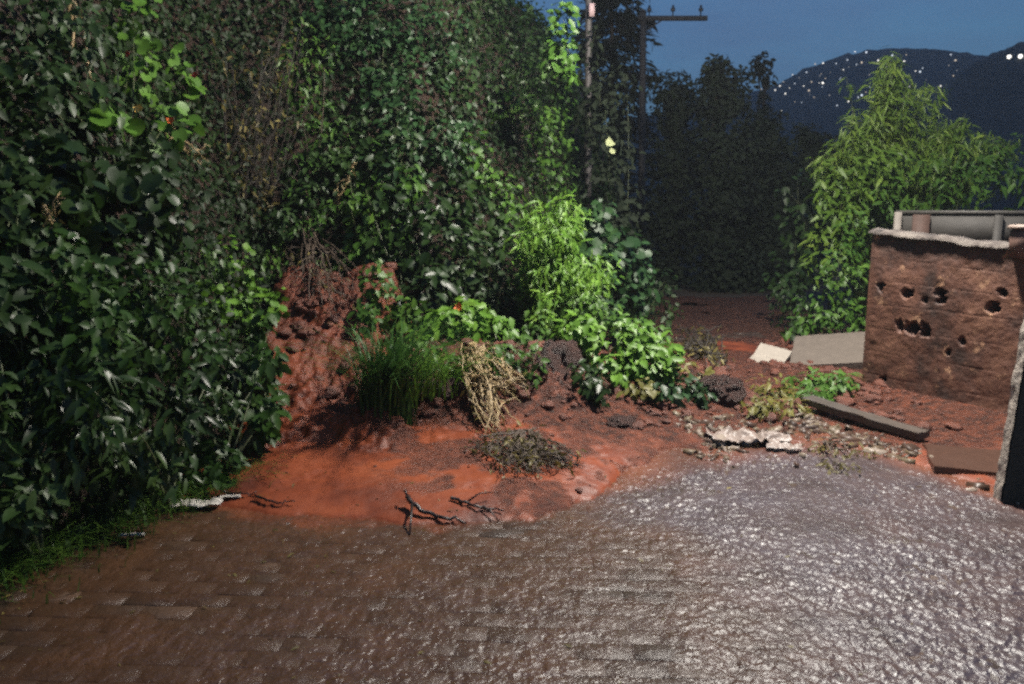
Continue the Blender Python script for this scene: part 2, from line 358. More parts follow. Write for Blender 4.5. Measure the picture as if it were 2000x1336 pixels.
def mud_material():
    m, n, l, b = newmat("red_clay_mud")
    g = n.new("ShaderNodeNewGeometry"); co = g.outputs["Position"]
    t = tex(n, l, co, 2.2, 8, .65); r = ramp(n, [(.075, .019, .010), (.18, .042, .016), (.27, .07, .026)], [.32, .5, .7]); l.new(t.outputs[0], r.inputs[0])
    a = n.new("ShaderNodeAttribute"); a.attribute_name = "rnd"
    t1 = tex(n, l, co, 16, 6, .7); r1 = ramp(n, [(.022, .010, .007), (.085, .027, .015), (.19, .056, .027)], [.36, .52, .70]); l.new(t1.outputs[0], r1.inputs[0])
    b.inputs["Specular IOR Level"].default_value = .3; cl = n.new("ShaderNodeClamp"); l.new(a.outputs["Fac"], cl.inputs[0]); c = mixc(n, l, cl.outputs[0], r.outputs[0], r1.outputs[0])
    mr = n.new("ShaderNodeMapRange"); mr.inputs[1].default_value, mr.inputs[2].default_value = 1.0, 2.0; l.new(a.outputs["Fac"], mr.inputs[0])
    r2 = ramp(n, [(.03, .017, .012), (.09, .04, .026), (.17, .075, .046)], [.35, .52, .7]); l.new(t1.outputs[0], r2.inputs[0])
    c = mixc(n, l, mr.outputs[0], c, r2.outputs[0]); l.new(c, b.inputs["Base Color"])
    t2 = tex(n, l, co, 14, 5, .6); q = n.new("ShaderNodeMapRange"); q.inputs[3].default_value, q.inputs[4].default_value = .25, .7
    l.new(t2.outputs[0], q.inputs[0]); l.new(q.outputs[0], b.inputs["Roughness"])
    t3 = tex(n, l, co, 45, 6, .65)
    bs = n.new("ShaderNodeMath"); bs.operation = 'MULTIPLY_ADD'; l.new(a.outputs["Fac"], bs.inputs[0]); bs.inputs[1].default_value = .8; bs.inputs[2].default_value = .2
    bp = n.new("ShaderNodeBump"); bp.inputs["Distance"].default_value = .03; l.new(bs.outputs[0], bp.inputs["Strength"]); l.new(t3.outputs[0], bp.inputs["Height"]); l.new(bp.outputs[0], b.inputs["Normal"])
    return m
xs = np.arange(-2.7, 4.6, .016); ys = np.concatenate([np.arange(3.6, 8.8, .014), np.arange(8.8, 14, .05)])
X, Y = np.meshgrid(xs, ys); Z = mud_h(X, Y)
heapness = sstep(5.05, 5.5, Y + (n2(X, Y, 5, 4, 61) - .5) * 1.0 + .25 * np.clip(X, 0, 1)) * np.where(X < -.95, .30 + .35 * sstep(5.8, 6.9, Y) + .5 * (n2(X, Y, 7, 4, 63) - .5), 1.0)
heapness = np.maximum(heapness, sstep(.47, .56, n2(X, Y, 4.5, 5, 62)) * .8 * sstep(-1.0, -.2, X + (Y - 4.2) * .6))
red = sstep(.7, .2, np.hypot((X - 2.55) / .45, (Y - 8.9) / 1.1) + (n2(X, Y, 4, 3, 66) - .5) * .8); heapness = np.where((Y > 6.9) & (X > 1), 1.2 + .7 * sstep(8.5, 10.5, Y) - 1.1 * red, heapness)
mb = MB(); mb.grid(np.stack([X, Y, Z], -1), (Z > -.004), rnd=heapness.ravel())
tag(mb.build("mud", mud_material(), smooth=True), kind="structure")

# far hills with house lights
HZ = {}
def far_hill(name, ridge, y0, depth, mat, seed):
    ridge = np.array(ridge, float); xs = np.linspace(ridge[0, 0], ridge[-1, 0], 220)
    def z(X, Y):
        T = (Y - y0) / depth; prof = np.clip(1 - np.abs(T) ** 1.5, 0, 1); top = np.interp(X, ridge[:, 0], ridge[:, 1])
        return top * prof + (n2(X, Y, .05, 4, seed) - .5) * 5 * prof + (n2(X, Y, .35, 4, seed + 1) - .5) * 4.5 * prof - .5
    X, Y = np.meshgrid(xs, y0 + np.linspace(-1, 1, 60) * depth); HZ[name] = (z, y0 - depth, y0)
    mb = MB(); mb.grid(np.stack([X, Y, z(X, Y)], -1)); return tag(mb.build(name, mat, smooth=True), kind="structure")
def hill_hit(name, px, py):
    z, a, b = HZ[name]; t = np.linspace(a, b + 5, 900); r = ray(px, py); p = np.array((0, 0, EYE)) + r * (t / r[1])[:, None]
    k = p[:, 2] < z(p[:, 0], p[:, 1]); return float(t[np.argmax(k)]) if k.any() else None
HILL = soilmat("wooded_hill", [(.006, .009, .007), (.02, .026, .018)], .08, (.8, 1), .3, 1.0)
def ridgept(px, py, d):
    p = P(px, py, d); return (p[0], p[2])
far_hill("hill", [(-120, 8), (-20, 14), ridgept(1250, 230, 320), ridgept(1400, 195, 320), ridgept(1500, 168, 320), ridgept(1560, 138, 320), ridgept(1650, 108, 320), ridgept(1740, 97, 320),
                  ridgept(1850, 108, 320), ridgept(1950, 135, 320), ridgept(2100, 170, 320), (300, 20), (420, 0)], 320, 150, HILL, 5)
far_hill("hill_right", [ridgept(1820, 330, 190), ridgept(1880, 200, 190), ridgept(1915, 118, 190), ridgept(1960, 95, 190), ridgept(2020, 86, 190), ridgept(2200, 80, 190), (200, 30), (260, 0)], 190, 60, HILL, 8)
HL = [emit("house_light_glow", c_, s_) for c_, s_ in (((1, .95, .85), 2.0), ((1, .82, .6), .8), ((.85, .92, 1), 1.2), ((1, .9, .75), .35))]
lights = [(1670, 101), (1692, 102), (1592, 123), (1608, 124), (1633, 124), (1683, 122), (1715, 118), (1743, 108), (1770, 107), (1766, 120), (1857, 107), (1866, 118), (1788, 139), (1797, 140),
          (1761, 163), (1607, 162), (1633, 172), (1580, 177), (1534, 183), (1683, 186), (1487, 164), (1503, 168), (1552, 163), (1585, 160), (1548, 146), (1561, 152), (1575, 141), (1622, 142),
          (1647, 136), (1698, 146), (1566, 200), (1590, 190), (1514, 176), (1737, 183), (1699, 170), (1809, 156), (1542, 172), (1601, 148), (1655, 117), (1497, 158), (1570, 168), (1620, 186), (1640, 155), (1530, 160)]
_q = np.random.default_rng(3); lights += [(int(a), int(np.interp(a, [1490, 1600, 1740, 1880], [165, 122, 104, 118]) + 4 + 95 * b)) for a, b in zip(_q.uniform(1490, 1880, 34), _q.random(34) ** 1.3)]
def ico(mb, c, r, sub=1, squash=(1, 1, 1), rnd=.5, seed=None, amp=0):
    t = (1 + 5 ** .5) / 2
    v = norm(np.array([(-1, t, 0), (1, t, 0), (-1, -t, 0), (1, -t, 0), (0, -1, t), (0, 1, t), (0, -1, -t), (0, 1, -t), (t, 0, -1), (t, 0, 1), (-t, 0, -1), (-t, 0, 1)], float))
    f = [(0, 11, 5), (0, 5, 1), (0, 1, 7), (0, 7, 10), (0, 10, 11), (1, 5, 9), (5, 11, 4), (11, 10, 2), (10, 7, 6), (7, 1, 8), (3, 9, 4), (3, 4, 2), (3, 2, 6), (3, 6, 8), (3, 8, 9), (4, 9, 5), (2, 4, 11), (6, 2, 10), (8, 6, 7), (9, 8, 1)]
    v = list(map(tuple, v))
    for _ in range(sub):
        cache = {}; nf = []
        def mid(a, b):
            k = (min(a, b), max(a, b))
            if k not in cache:
                p = np.array(v[a]) + np.array(v[b]); v.append(tuple(p / np.linalg.norm(p))); cache[k] = len(v) - 1
            return cache[k]
        for a, b, c_ in f:
            x, y, z = mid(a, b), mid(b, c_), mid(c_, a); nf += [(a, x, z), (b, y, x), (c_, z, y), (x, y, z)]
        f = nf
    v = np.array(v)
    if seed is not None: v = v * (1 + amp * (fbm(v * 1.6 + seed * 3.7, 4, seed) - .5))[:, None]
    mb.add(v * r * np.array(squash) + np.asarray(c), [f], rnd)
for i, (px, py) in enumerate(lights):
    d = None
    while d is None and py < 260: d = hill_hit("hill", px, py); py += 2
    p = P(px, py - 2, d - 1.2); s = ([.19, .33, .24, .36][i % 4] if i < 21 else [.14, .18, .23][i % 3]) * d / 320
    mb = MB(); ico(mb, p, s, 1); o = mb.build("house_light", HL[(i * 7) % 4 if i >= 21 else (i % 3) * 2 % 3], origin=p)
    tag(o, "tiny white house light scattered over the dark far hillside", "house light", "house lights on the far hill")
for i, (px, py) in enumerate([(1971, 111), (1993, 110)]):
    d = hill_hit("hill_right", px, py) or 190; p = P(px, py, d - 1); mb = MB(); ico(mb, p, .45, 1); o = mb.build("house_light", HL[0], origin=p)
    tag(o, ["bright white light on the near dark hill, left one of its pair", "bright white light on the near dark hill, right one of its pair"][i], "house light", "pair of lights on the near hill")

# ---------------------------------------------------------------- plants
def T_ovate(wd=.5, fold=.12, droop=.15):
    y = np.array((0, .3, .68, 1.0)); wv = np.array((0, .5, .36, 0)) * wd
    mid = [(0, yy, -droop * yy * yy) for yy in y]; le = [(-wv[i], y[i] + .02, fold * wv[i] * 2 - droop * y[i] ** 2) for i in (1, 2)]; ri = [(-a, b, c) for a, b, c in le]
    v = np.array(mid + le + ri); return v, [np.array([(0, 1, 4), (0, 6, 1), (2, 3, 5), (2, 7, 3)]), np.array([(1, 2, 5, 4), (1, 6, 7, 2)])]
def T_round():
    th = np.linspace(-math.pi * .86, math.pi * .86, 9); v = [(0, .22, .0)] + [(.5 * math.sin(t), .5 + .5 * math.cos(t), .07 * abs(math.sin(t)) - .12 * (.5 + .5 * math.cos(t)) ** 2) for t in th]
    return np.array(v), [np.array([(0, i + 1, i + 2) for i in range(8)])]
OVATE, NARROW, LANCE, ROUND = T_ovate(.55), T_ovate(.16, .1, .35), T_ovate(.3, .1, .25), T_round()

def put_leaves(mb, p, nrm, tip, size, tpl, rnd):
    v, faces = tpl; n = len(p); nrm = norm(nrm); tip = norm(tip - nrm * (tip * nrm).sum(-1, keepdims=True)); sx = np.cross(tip, nrm)
    V = p[:, None] + size[:, None, None] * (v[None, :, 0:1] * sx[:, None] + v[None, :, 1:2] * tip[:, None] + v[None, :, 2:3] * nrm[:, None])
    k = len(v); off = (np.arange(n) * k)[:, None, None]
    mb.add(V.reshape(-1, 3), [(f[None] + off).reshape(-1, f.shape[1]) for f in faces], np.repeat(rnd, k))
def blob_points(c, rad, n, clump, thr, seed):
    out = []; tot = 0
    while tot < n:
        q = norm(rng.normal(size=(n * 2, 3))); rr = rng.random((n * 2, 1)) ** .42
        lump = 1 + .55 * (fbm(q * 1.7 + seed, 3, seed) - .5)[:, None]
        p = c + q * rr * lump * rad
        k = noise(p * clump, seed) > thr - .04 * len(out); p, q = p[k], q[k]
        out.append(np.concatenate([p, q], 1)); tot += len(p)
        if len(out) > 20: break
    o = np.concatenate(out)[:n]; return o[:, :3], o[:, 3:]
LAMPDIR = np.array((.35, -.35, .85))
def plant(name, label, cat, blobs, mat, tpl, size, dens, off=.25, stem=STEM, group=None, root=None, clump=4.0, thr=.38, droop=.5, up=.5, flowers=(), stems=7, stem_r=.008, clear=True, deep=None, twigs=10):
    """blobs: (px, py, rx, ry[, depth]) in photograph pixels; leaves fill them, stems run from the root into them."""
    seed = int(rng.integers(1, 9999)); P0 = []; 
    for bl in blobs:
        hd = hit(bl[0], bl[1]); d = min(bl[4], hd - .10) if len(bl) > 4 and bl[4] else hd - off
        c = P(bl[0], bl[1], d); k = d / F; rx, ry = bl[2] * k, bl[3] * k
        P0.append((c, np.array((rx, deep or min(.6 * (rx + ry) / 2 + .08, .55), ry)), d, bl[2] * bl[3]))
    if root is None:
        c0 = min(P0, key=lambda q: q[0][2]); rx, ry = c0[0][0], c0[0][1] + .15
        root = np.array((rx, ry, float(ground_h(np.array([rx]), np.array([ry]))[0])))
        root[2] = min(root[2], c0[0][2])
    root = np.asarray(root, float)
    t = thing(name, label, cat, root, group)
    mb = MB(); st = MB(); lv = []
    for c, rad, d, area in P0:
        n = max(30, int(dens * area / 1000.0))
        p, q = blob_points(c, rad, n, clump, thr, seed)
        if clear:
            gh = ground_h(p[:, 0], p[:, 1]); k = p[:, 2] > gh - .02
            if k.mean() < .45: p[:, 2] = np.maximum(p[:, 2], gh + rng.random(n) * .12)
            else: p, q = p[k], q[k]
        n = len(p); outw = norm(q * np.array((1, 1, .6)) + np.array((0, -.7, .1)))
        nr = outw * .7 + np.array((0, 0, up)) + rng.normal(0, .45, (n, 3)) + LAMPDIR * .15
        tp = outw * .45 + np.array((0, 0, -droop)) + rng.normal(0, .5, (n, 3))
        sz = size * (.55 + .75 * rng.random(n)) * (.8 + .5 * noise(p * 2.3, seed + 5))
        cl = noise(p * clump * .6, seed + 9)
        put_leaves(mb, p, nr, tp, sz, tpl, np.clip(.15 + .5 * rng.random(n) + .6 * (cl - .5), 0, 1))
        for s in range(max(1, stems // len(P0))):
            e = c + rng.normal(0, .45, 3) * rad; m = (root + e) / 2 + rng.normal(0, .08, 3) + np.array((0, -.06, .06))
            u = np.linspace(0, 1, 9)[:, None]; cur = (1 - u) ** 2 * root + 2 * u * (1 - u) * m + u * u * e
            st.tube(cur, stem_r, stem_r * .35, 5)
        for s in range(twigs // len(P0)):
            e = p[rng.integers(n)]; a = c + (e - c) * .1; u = np.linspace(0, 1, 5)[:, None]
            st.tube(a + (e - a) * u + np.array((0, 0, .05)) * u * (1 - u), stem_r * .5, stem_r * .25, 4)
    mb.build("foliage", mat, t); st.build("stem", stem, t)
    for (fx, fy, fm, fs) in flowers:
        d = min(P0, key=lambda q: abs(q[2] - q[2]) + np.hypot(*(P(fx, fy, q[2]) - q[0])[[0, 2]]))
        c = P(fx, fy, d[2] - d[1][1] * 1.15 - (.22 if d[2] < 6 else .06)); fb = MB(); k = 6
        th = np.arange(k) * 2 * math.pi / k + rng.random(); ax = norm(np.array((rng.normal(0, .3), -1, .3))); u1 = norm(np.cross(ax, (0, 0, 1.0))); u2 = np.cross(u1, ax)
        tip = np.cos(th)[:, None] * u1 + np.sin(th)[:, None] * u2 + ax * .45
        put_leaves(fb, np.repeat(c[None], k, 0), np.repeat(ax[None], k, 0) - tip * .3, tip, np.full(k, fs) * (.8 + .4 * rng.random(k)), T_ovate(.8, .1, -.2), rng.random(k))
        ico(fb, c + ax * fs * .15, fs * .16, 1)
        fb.build("flower", fm, t)
    return t

# undergrowth skin over the whole bank (uncountable), with the slide scar left bare
def undergrowth(n):
    xs = rng.uniform(-5.0, 3.2, n * 5); ys = rng.uniform(1.8, 14, n * 5); d = foot_dist(xs, ys)
    cx = np.interp(ys, [4, 5, 6.3, 7.4, 8.5], [-1.1, -1.3, -1.5, -1.4, -1.35]); scar = (np.abs(xs - cx) < .5 + .3 * (n2(xs, ys, 4, 2, 4) - .5)) & (ys > 4.5) & (ys < 7.0)
    k = (d > -.05) & (d < 2.1) & ~scar; xs, ys = xs[k][:n], ys[k][:n]
    h = bank_h(xs, ys); e = .03; gx = (bank_h(xs + e, ys) - h) / e; gy = (bank_h(xs, ys + e) - h) / e
    gx = np.clip(gx, -3, 3); gy = np.clip(gy, -3, 3)
    nr = norm(np.stack([-gx, -gy, np.ones_like(gx)], -1)); m = len(xs)
    dn = d[k][:n]
    h = np.maximum(h, 0) - rng.random(m) * np.clip(2.2 * .06, 0, 1)
    p = np.stack([xs, ys, h], -1) + nr * (.03 + .22 * rng.random((m, 1)) ** 1.5)
    mb = MB(); put_leaves(mb, p, nr + rng.normal(0, .5, (m, 3)), rng.normal(0, .6, (m, 3)) + np.array((0, 0, -.5)) + nr * .3, .035 + .055 * rng.random(m), OVATE, np.clip(noise(p * 1.3, 5) * 1.3 - .4 + rng.random(m) * .5, 0, 1))
    tag(mb.build("undergrowth", L_UNDER), "dense undergrowth covering the steep bank, coloured near black to deepen the gaps", "undergrowth", kind="stuff")
undergrowth(62000)

# --- left bank
plant("nasturtium", "climbing plant with round bright leaves and small orange-red flowers high on the near bank", "plant",
      [(270, 60, 80, 70), (260, 130, 60, 60), (345, 170, 50, 70), (205, 235, 45, 25), (330, 250, 60, 45)], L_NAST, ROUND, .095, 14, .45, clump=6, thr=.40,
      flowers=[(252, 108, RED, .032), (382, 148, RED, .036), (272, 213, YELLOW, .03), (335, 236, ORANGE, .036)], up=.25, stems=10)
plant("shrub", "dark shrub with pale upright stem at the top left of the near bank", "shrub",
      [(100, 60, 110, 90), (60, 170, 70, 90), (150, 200, 90, 80)], L_DARK, OVATE, .08, 26, .3, stems=8)
plant("creeper", "creeper of drooping grey-green heart-shaped leaves below the orange flowers", "creeper",
      [(110, 330, 100, 70), (230, 380, 120, 80), (300, 330, 60, 70), (140, 430, 110, 60), (310, 440, 60, 60)], L_GREY, ROUND, .088, 18, .42, clump=5, thr=.42, droop=1.0, up=.2)
plant("shrub", "dense dark green small-leaved shrub in the middle of the near bank", "shrub",
      [(90, 540, 110, 100), (240, 560, 130, 110), (160, 660, 130, 90), (330, 640, 100, 110), (380, 520, 70, 60)], L_SHADE, OVATE, .075, 30, .4)
plant("shrub", "low shrub of long shiny wet leaves above the roadside grass", "shrub",
      [(150, 780, 110, 90), (280, 800, 120, 110), (150, 880, 100, 70), (380, 830, 90, 110), (300, 900, 110, 60), (430, 740, 60, 80)], L_GREY, LANCE, .10, 24, .5, droop=.8, thr=.40)
plant("shrub", "very dark leafy shrub at the left end of the bank", "shrub",
      [(20, 420, 60, 160), (10, 640, 60, 160), (20, 840, 70, 120), (0, 250, 60, 150), (30, 980, 70, 80)], L_DARK, OVATE, .08, 24, .35)
plant("creeper", "light green trailing creeper at the left rim of the red slide scar", "creeper",
      [(440, 500, 50, 45), (455, 560, 40, 55), (470, 610, 35, 40), (410, 600, 50, 60), (490, 560, 30, 40), (515, 640, 32, 40), (540, 590, 18, 30)], L_BRIGHT, ROUND, .06, 42, .35, thr=.36)
plant("shrub", "pale green shrub leaning over the mud chute", "shrub",
      [(500, 720, 55, 50), (520, 780, 40, 50), (480, 830, 60, 55), (455, 770, 55, 65), (420, 900, 60, 50), (525, 700, 35, 40, 4.9), (530, 820, 35, 40, 4.7), (510, 640, 30, 40, 5.2)], L_SHADE, OVATE, .09, 36, .3, thr=.36)
# dry twiggy shrub
def dry_shrub(label, root, boxes, n, mat, leafn, name="dry_shrub", r=.004, leaf=.05, lm=L_DRY, spread=.25, sag=.1, clamp=False):
    t = thing(name, label, "dry shrub", root); st = MB(); lf = MB(); root = np.asarray(root, float); pts = []
    for i in range(n):
        bx = boxes[i % len(boxes)]; ex, ey = bx[0] + rng.normal(0, bx[2] * .5), bx[1] + rng.normal(0, bx[3] * .5); e = P(ex, ey, min(bx[4] + rng.normal(0, spread * .4), hit(ex, ey) - .03))
        a = root + rng.normal(0, .05, 3) if i % 3 == 0 or not pts else pts[rng.integers(len(pts))][rng.integers(3, 7)]
        m = (a + e) / 2 + rng.normal(0, spread * .4, 3); u = np.linspace(0, 1, 9)[:, None]
        cur = (1 - u) ** 2 * a + 2 * u * (1 - u) * m + u * u * e - np.array((0, 0, sag)) * np.sin(u * 3.1) + rng.normal(0, .012, (9, 3))
        if clamp: cur[:, 2] = np.maximum(cur[:, 2], ground_h(cur[:, 0], cur[:, 1]) + .012 + .05 * rng.random())
        st.tube(cur, r * (1 if i % 3 else 1.8), r * .5, 5, rng.random()); pts.append(cur)
    A = np.array(pts).reshape(-1, 3); k = rng.integers(len(A), size=leafn); p = A[k] + rng.normal(0, .03, (leafn, 3))
    st.build("stem", mat, t)
    if leafn:
        put_leaves(lf, p, rng.normal(0, .6, (leafn, 3)) + np.array((0, -.5, .4)), rng.normal(0, .6, (leafn, 3)) + np.array((0, 0, -.8)), leaf * (.5 + rng.random(leafn)), LANCE, rng.random(leafn))
        lf.build("foliage", lm, t)
    return t
hd = hit(470, 250)
dry_shrub("brown dry twiggy shrub between the orange flowers and the green bank", P(480, 420, hit(480, 420)), [(440, 110, 80, 90, hd - .3), (500, 220, 90, 80, hd - .35), (440, 320, 80, 70, hd - .4), (520, 380, 70, 60, hd - .3), (560, 90, 60, 90, hd - .1)], 90, BARKTWIG, 700, leaf=.06)
dd_ = hit(680, 350)
dry_shrub("long pale bare stem slanting across the bank above the red scar", P(652, 400, dd_ - .3), [(695, 318, 6, 6, dd_ - .45), (660, 372, 14, 14, dd_ - .4)], 7, PALETWIG, 40, name="bare_stem", r=.007, leaf=.04, spread=.06, sag=.0)
dry_shrub("forked pale twig among the dark heart-shaped leaves", P(100, 470, hit(100, 470) - .4), [(85, 400, 10, 8, hit(100, 450) - .5), (130, 385, 8, 8, hit(100, 450) - .5)], 5, PALETWIG, 12, name="bare_stem", r=.005, leaf=.03, spread=.04, sag=0)
dry_shrub("pale twisted vine stem hanging under the lowest orange flower", P(320, 240, hit(340, 280) - .5), [(400, 320, 12, 12, hit(400, 320) - .45), (375, 300, 10, 10, hit(400, 320) - .45), (410, 285, 8, 8, hit(400, 320) - .45)], 7, PALETWIG, 20, name="bare_stem", r=.006, leaf=.05, spread=.06, sag=0)
_d = hit(135, 60) - .5
dry_shrub("thin pale upright stem at the top left of the bank", P(137, 135, _d), [(134, -40, 3, 20, _d), (135, -20, 3, 20, _d)], 4, PALETWIG, 14, name="bare_stem", r=.008, leaf=.05, spread=.03, sag=0)

# --- centre bank
plant("shrub", "olive green fine-leaved shrub right of the dry twigs", "shrub", [(590, 130, 80, 90), (620, 240, 70, 80), (590, 340, 50, 70), (650, 300, 50, 60)], L_MID, LANCE, .07, 34, .3, stem=TWIG)
plant("shrub", "tall blue-green shrub of tiny leaves along the top of the bank", "shrub", [(720, 20, 110, 80), (740, 130, 110, 90), (840, 80, 90, 90), (660, 40, 80, 70)], L_BLUE, OVATE, .065, 44, .3)
plant("shrub", "dark small-leaved shrub at the top beside the lime creeper", "shrub", [(960, 60, 110, 90), (900, 160, 90, 70), (1010, 150, 80, 80), (1050, 60, 60, 70)], L_DARK, OVATE, .07, 40, .3)
plant("creeper", "lime green creeper hanging down the right edge of the high bank", "creeper", [(1100, 30, 28, 40, 8.6), (1105, 80, 22, 40, 8.6), (1080, 110, 25, 40, 8.6), (1108, 145, 16, 25, 8.6)], L_LIME, OVATE, .09, 50, .5, thr=.3, root=P(1085, 190, 8.9), deep=.25)
plant("shrub", "blue-green glossy shrub in the middle of the central bank", "shrub", [(800, 230, 100, 80), (770, 320, 80, 70), (870, 270, 70, 80)], L_BLUE, OVATE, .08, 40, .3)
plant("shrub", "mid green leafy shrub below the dark top shrub", "shrub", [(1000, 230, 90, 60), (1060, 280, 60, 80), (1080, 200, 45, 70), (1060, 350, 70, 50)], L_MID, OVATE, .085, 40, .35)
plant("creeper", "yellow-green creeper cascading down the middle of the central bank", "creeper", [(920, 290, 35, 35), (945, 330, 40, 40), (980, 370, 40, 35), (1000, 410, 35, 30)], L_LIME, OVATE, .09, 48, .5, thr=.32)
plant("shrub", "broad-leaved green shrub just right of the red scar", "shrub", [(780, 410, 90, 60), (770, 500, 60, 60), (860, 480, 90, 80), (830, 570, 80, 60), (900, 390, 70, 60)], L_GREY, OVATE, .11, 26, .4)
plant("shrub", "olive leaved sapling above the scar on the central bank", "shrub", [(800, 350, 30, 50), (720, 330, 50, 60), (700, 400, 45, 30)], L_MID, OVATE, .10, 30, .4)
plant("shrub", "dark green shrub with round leaves behind the bright fern-like bush", "shrub", [(1190, 520, 80, 80, 8.6), (1240, 540, 50, 60, 8.7), (1180, 600, 80, 40, 8.5), (1150, 430, 60, 60, 8.8)], L_BLUE, ROUND, .085, 38, .3, root=(1.2, 9.3, .3))
plant("shrub", "dull green shrub between the cascading creeper and the fern-like bush", "shrub", [(930, 500, 70, 90), (950, 590, 70, 50), (970, 440, 50, 40)], L_DARK, OVATE, .09, 36, .4)

def feather(name, label, cat, root, tips, n, leaves, mat, size, tpl=NARROW, group=None, r=.007, arch=.35, spread=.25):
    """arching canes from one root, each dressed with narrow drooping leaves"""
    root = np.asarray(root, float); t = thing(name, label, cat, root, group); st = MB(); mb = MB()
    for i in range(n):
        q = tips[i % len(tips)]; e = P(q[0] + rng.normal(0, q[2] * .55), q[1] + rng.normal(0, q[3] * .55), q[4] + rng.normal(0, spread))
        a = root + rng.normal(0, .10, 3) * np.array((1, 1, .1)); m = (a + e) / 2 + np.array((0, 0, arch * np.linalg.norm(e - a))) + rng.normal(0, .06, 3)
        u = np.linspace(0, 1, 12)[:, None]; cur = (1 - u) ** 2 * a + 2 * u * (1 - u) * m + u * u * e
        st.tube(cur, r, r * .3, 5)
        uu = .3 + .7 * rng.random(leaves) ** .7; pos = np.stack([np.interp(uu, u[:, 0], cur[:, k]) for k in range(3)], -1) + rng.normal(0, .05, (leaves, 3))
        side = rng.normal(0, .7, (leaves, 3))
        put_leaves(mb, pos, np.array((0, -.5, .7)) + rng.normal(0, .4, (leaves, 3)), side + np.array((0, -.15, -.75)), size * (.6 + .7 * rng.random(leaves)), tpl, np.clip(rng.random(leaves) * .75 + .25 * noise(pos * 3, 2), 0, 1))
    mb.build("foliage", mat, t); st.build("stem", STEM, t); return t
feather("bamboo", "bright green bushy bamboo-like plant drooping over the mud heap", "plant", (.32, 7.9, .25), [(1060, 420, 50, 30, 7.6), (1030, 500, 45, 50, 7.5), (1110, 470, 55, 45, 7.5), (1150, 550, 50, 50, 7.5), (1080, 590, 70, 50, 7.4), (1120, 410, 30, 20, 7.7)], 70, 70, L_BRIGHT, .11, T_ovate(.2, .1, .3), arch=.12)
# --- plants carried down on the mud heap
def tuft(name, label, cat, root, n, h, lean, mat, width=.012, group=None, spread=.12, fan=.7):
    t = thing(name, label, cat, root, group); mb = MB(); root = np.asarray(root, float)
    for i in range(n):
        a = root + np.array((rng.normal(0, spread), rng.normal(0, spread), -.02)); hh = h * (.55 + .6 * rng.random())
        d = np.array((rng.normal(lean[0], fan * .5), rng.normal(lean[1], fan * .5), 0)) * hh
        u = np.linspace(0, 1, 6)[:, None]; cur = a + np.array((0, 0, 1.)) * hh * (u - .35 * u ** 3) + d * u ** 2
        sd = norm(np.cross(d + rng.normal(0, .02, 3), (0, 0, 1.0))) * width * (1 - u ** 2 * .95) * .5
        V = np.stack([cur - sd, cur + sd], 1); mb.grid(V, rnd=rng.random())
    mb.build("foliage", mat, t); return t
def gz(x, y): return float(ground_h(np.array([x]), np.array([y]))[0])
tuft("grass_tuft", "tall dark green grass tuft on the left end of the mud heap", "grass tuft", (-.86, 5.35, .14), 520, .95, (.10, -.1), L_TUFT, .012, fan=.8, spread=.075)
tuft("grass_tuft", "spreading lower grass tuft right beside the tall dark tuft", "grass tuft", (-.66, 5.6, .3), 170, .42, (.5, -.3), L_BRIGHT, .010, fan=1.1, spread=.15)
plant("herb", "lush bright herb with one orange-pink flower on top of the mud heap", "plant", [(890, 630, 60, 45, 6.5), (950, 650, 60, 45, 6.5), (840, 660, 40, 30, 6.4), (920, 600, 40, 20, 6.6)], L_BRIGHT, OVATE, .085, 65, flowers=[(897, 600, ORANGE, .045)], root=(-.4, 6.6, .4), thr=.3, up=.8)
plant("bush", "bright leafy bush leaning to the right on the mud heap", "bush", [(1140, 640, 55, 35, 6.3), (1200, 665, 80, 50, 6.2), (1265, 705, 60, 50, 6.1), (1200, 730, 55, 40, 6.0), (1295, 700, 35, 45, 6.2)], L_BRIGHT, OVATE, .08, 80, root=(.85, 6.3, .2), thr=.32, up=.8)
plant("bush", "grey-green low bush half buried in front of the bright leafy bush", "bush", [(1150, 740, 38, 45, 5.85), (1190, 760, 38, 28, 5.8)], L_GREY, OVATE, .07, 70, root=(.62, 6.05, .2), thr=.33)
plant("bush", "small blue-green bush at the right end of the mud heap", "bush", [(1335, 755, 50, 32, 6.1), (1295, 765, 40, 24, 6.0), (1370, 770, 20, 20, 6.1)], L_BLUE, OVATE, .08, 70, root=(1.35, 6.35, .1), thr=.3)
plant("creeper", "thin green creeper hanging over the earth clod", "creeper", [(1050, 640, 30, 40, 6.6), (1040, 720, 25, 60, 6.4), (1000, 700, 30, 30, 6.4)], L_MID, OVATE, .06, 50, root=(.2, 6.6, .45), thr=.35)
dry_shrub("pale uprooted tangle of roots spilling down the front of the mud heap", (-.25, 5.95, .5), [(930, 690, 35, 22, 5.75), (945, 760, 35, 35, 5.6), (1000, 760, 30, 40, 5.6), (965, 840, 30, 30, 5.4), (930, 730, 30, 40, 5.65)], 85, PALETWIG, 240, name="root_tangle", r=.0065, leaf=.05, spread=.2, sag=0, clamp=True)
dry_shrub("brown mat of dead brushwood lying in front of the root tangle", (.1, 5.0, .06), [(975, 890, 50, 14, 5.0), (1060, 905, 60, 14, 4.9), (1115, 915, 40, 12, 4.75), (1030, 930, 60, 12, 4.7), (940, 870, 40, 14, 5.1)], 120, TWIG, 420, name="brushwood", r=.004, leaf=.05, spread=.15, sag=.0, clamp=True)

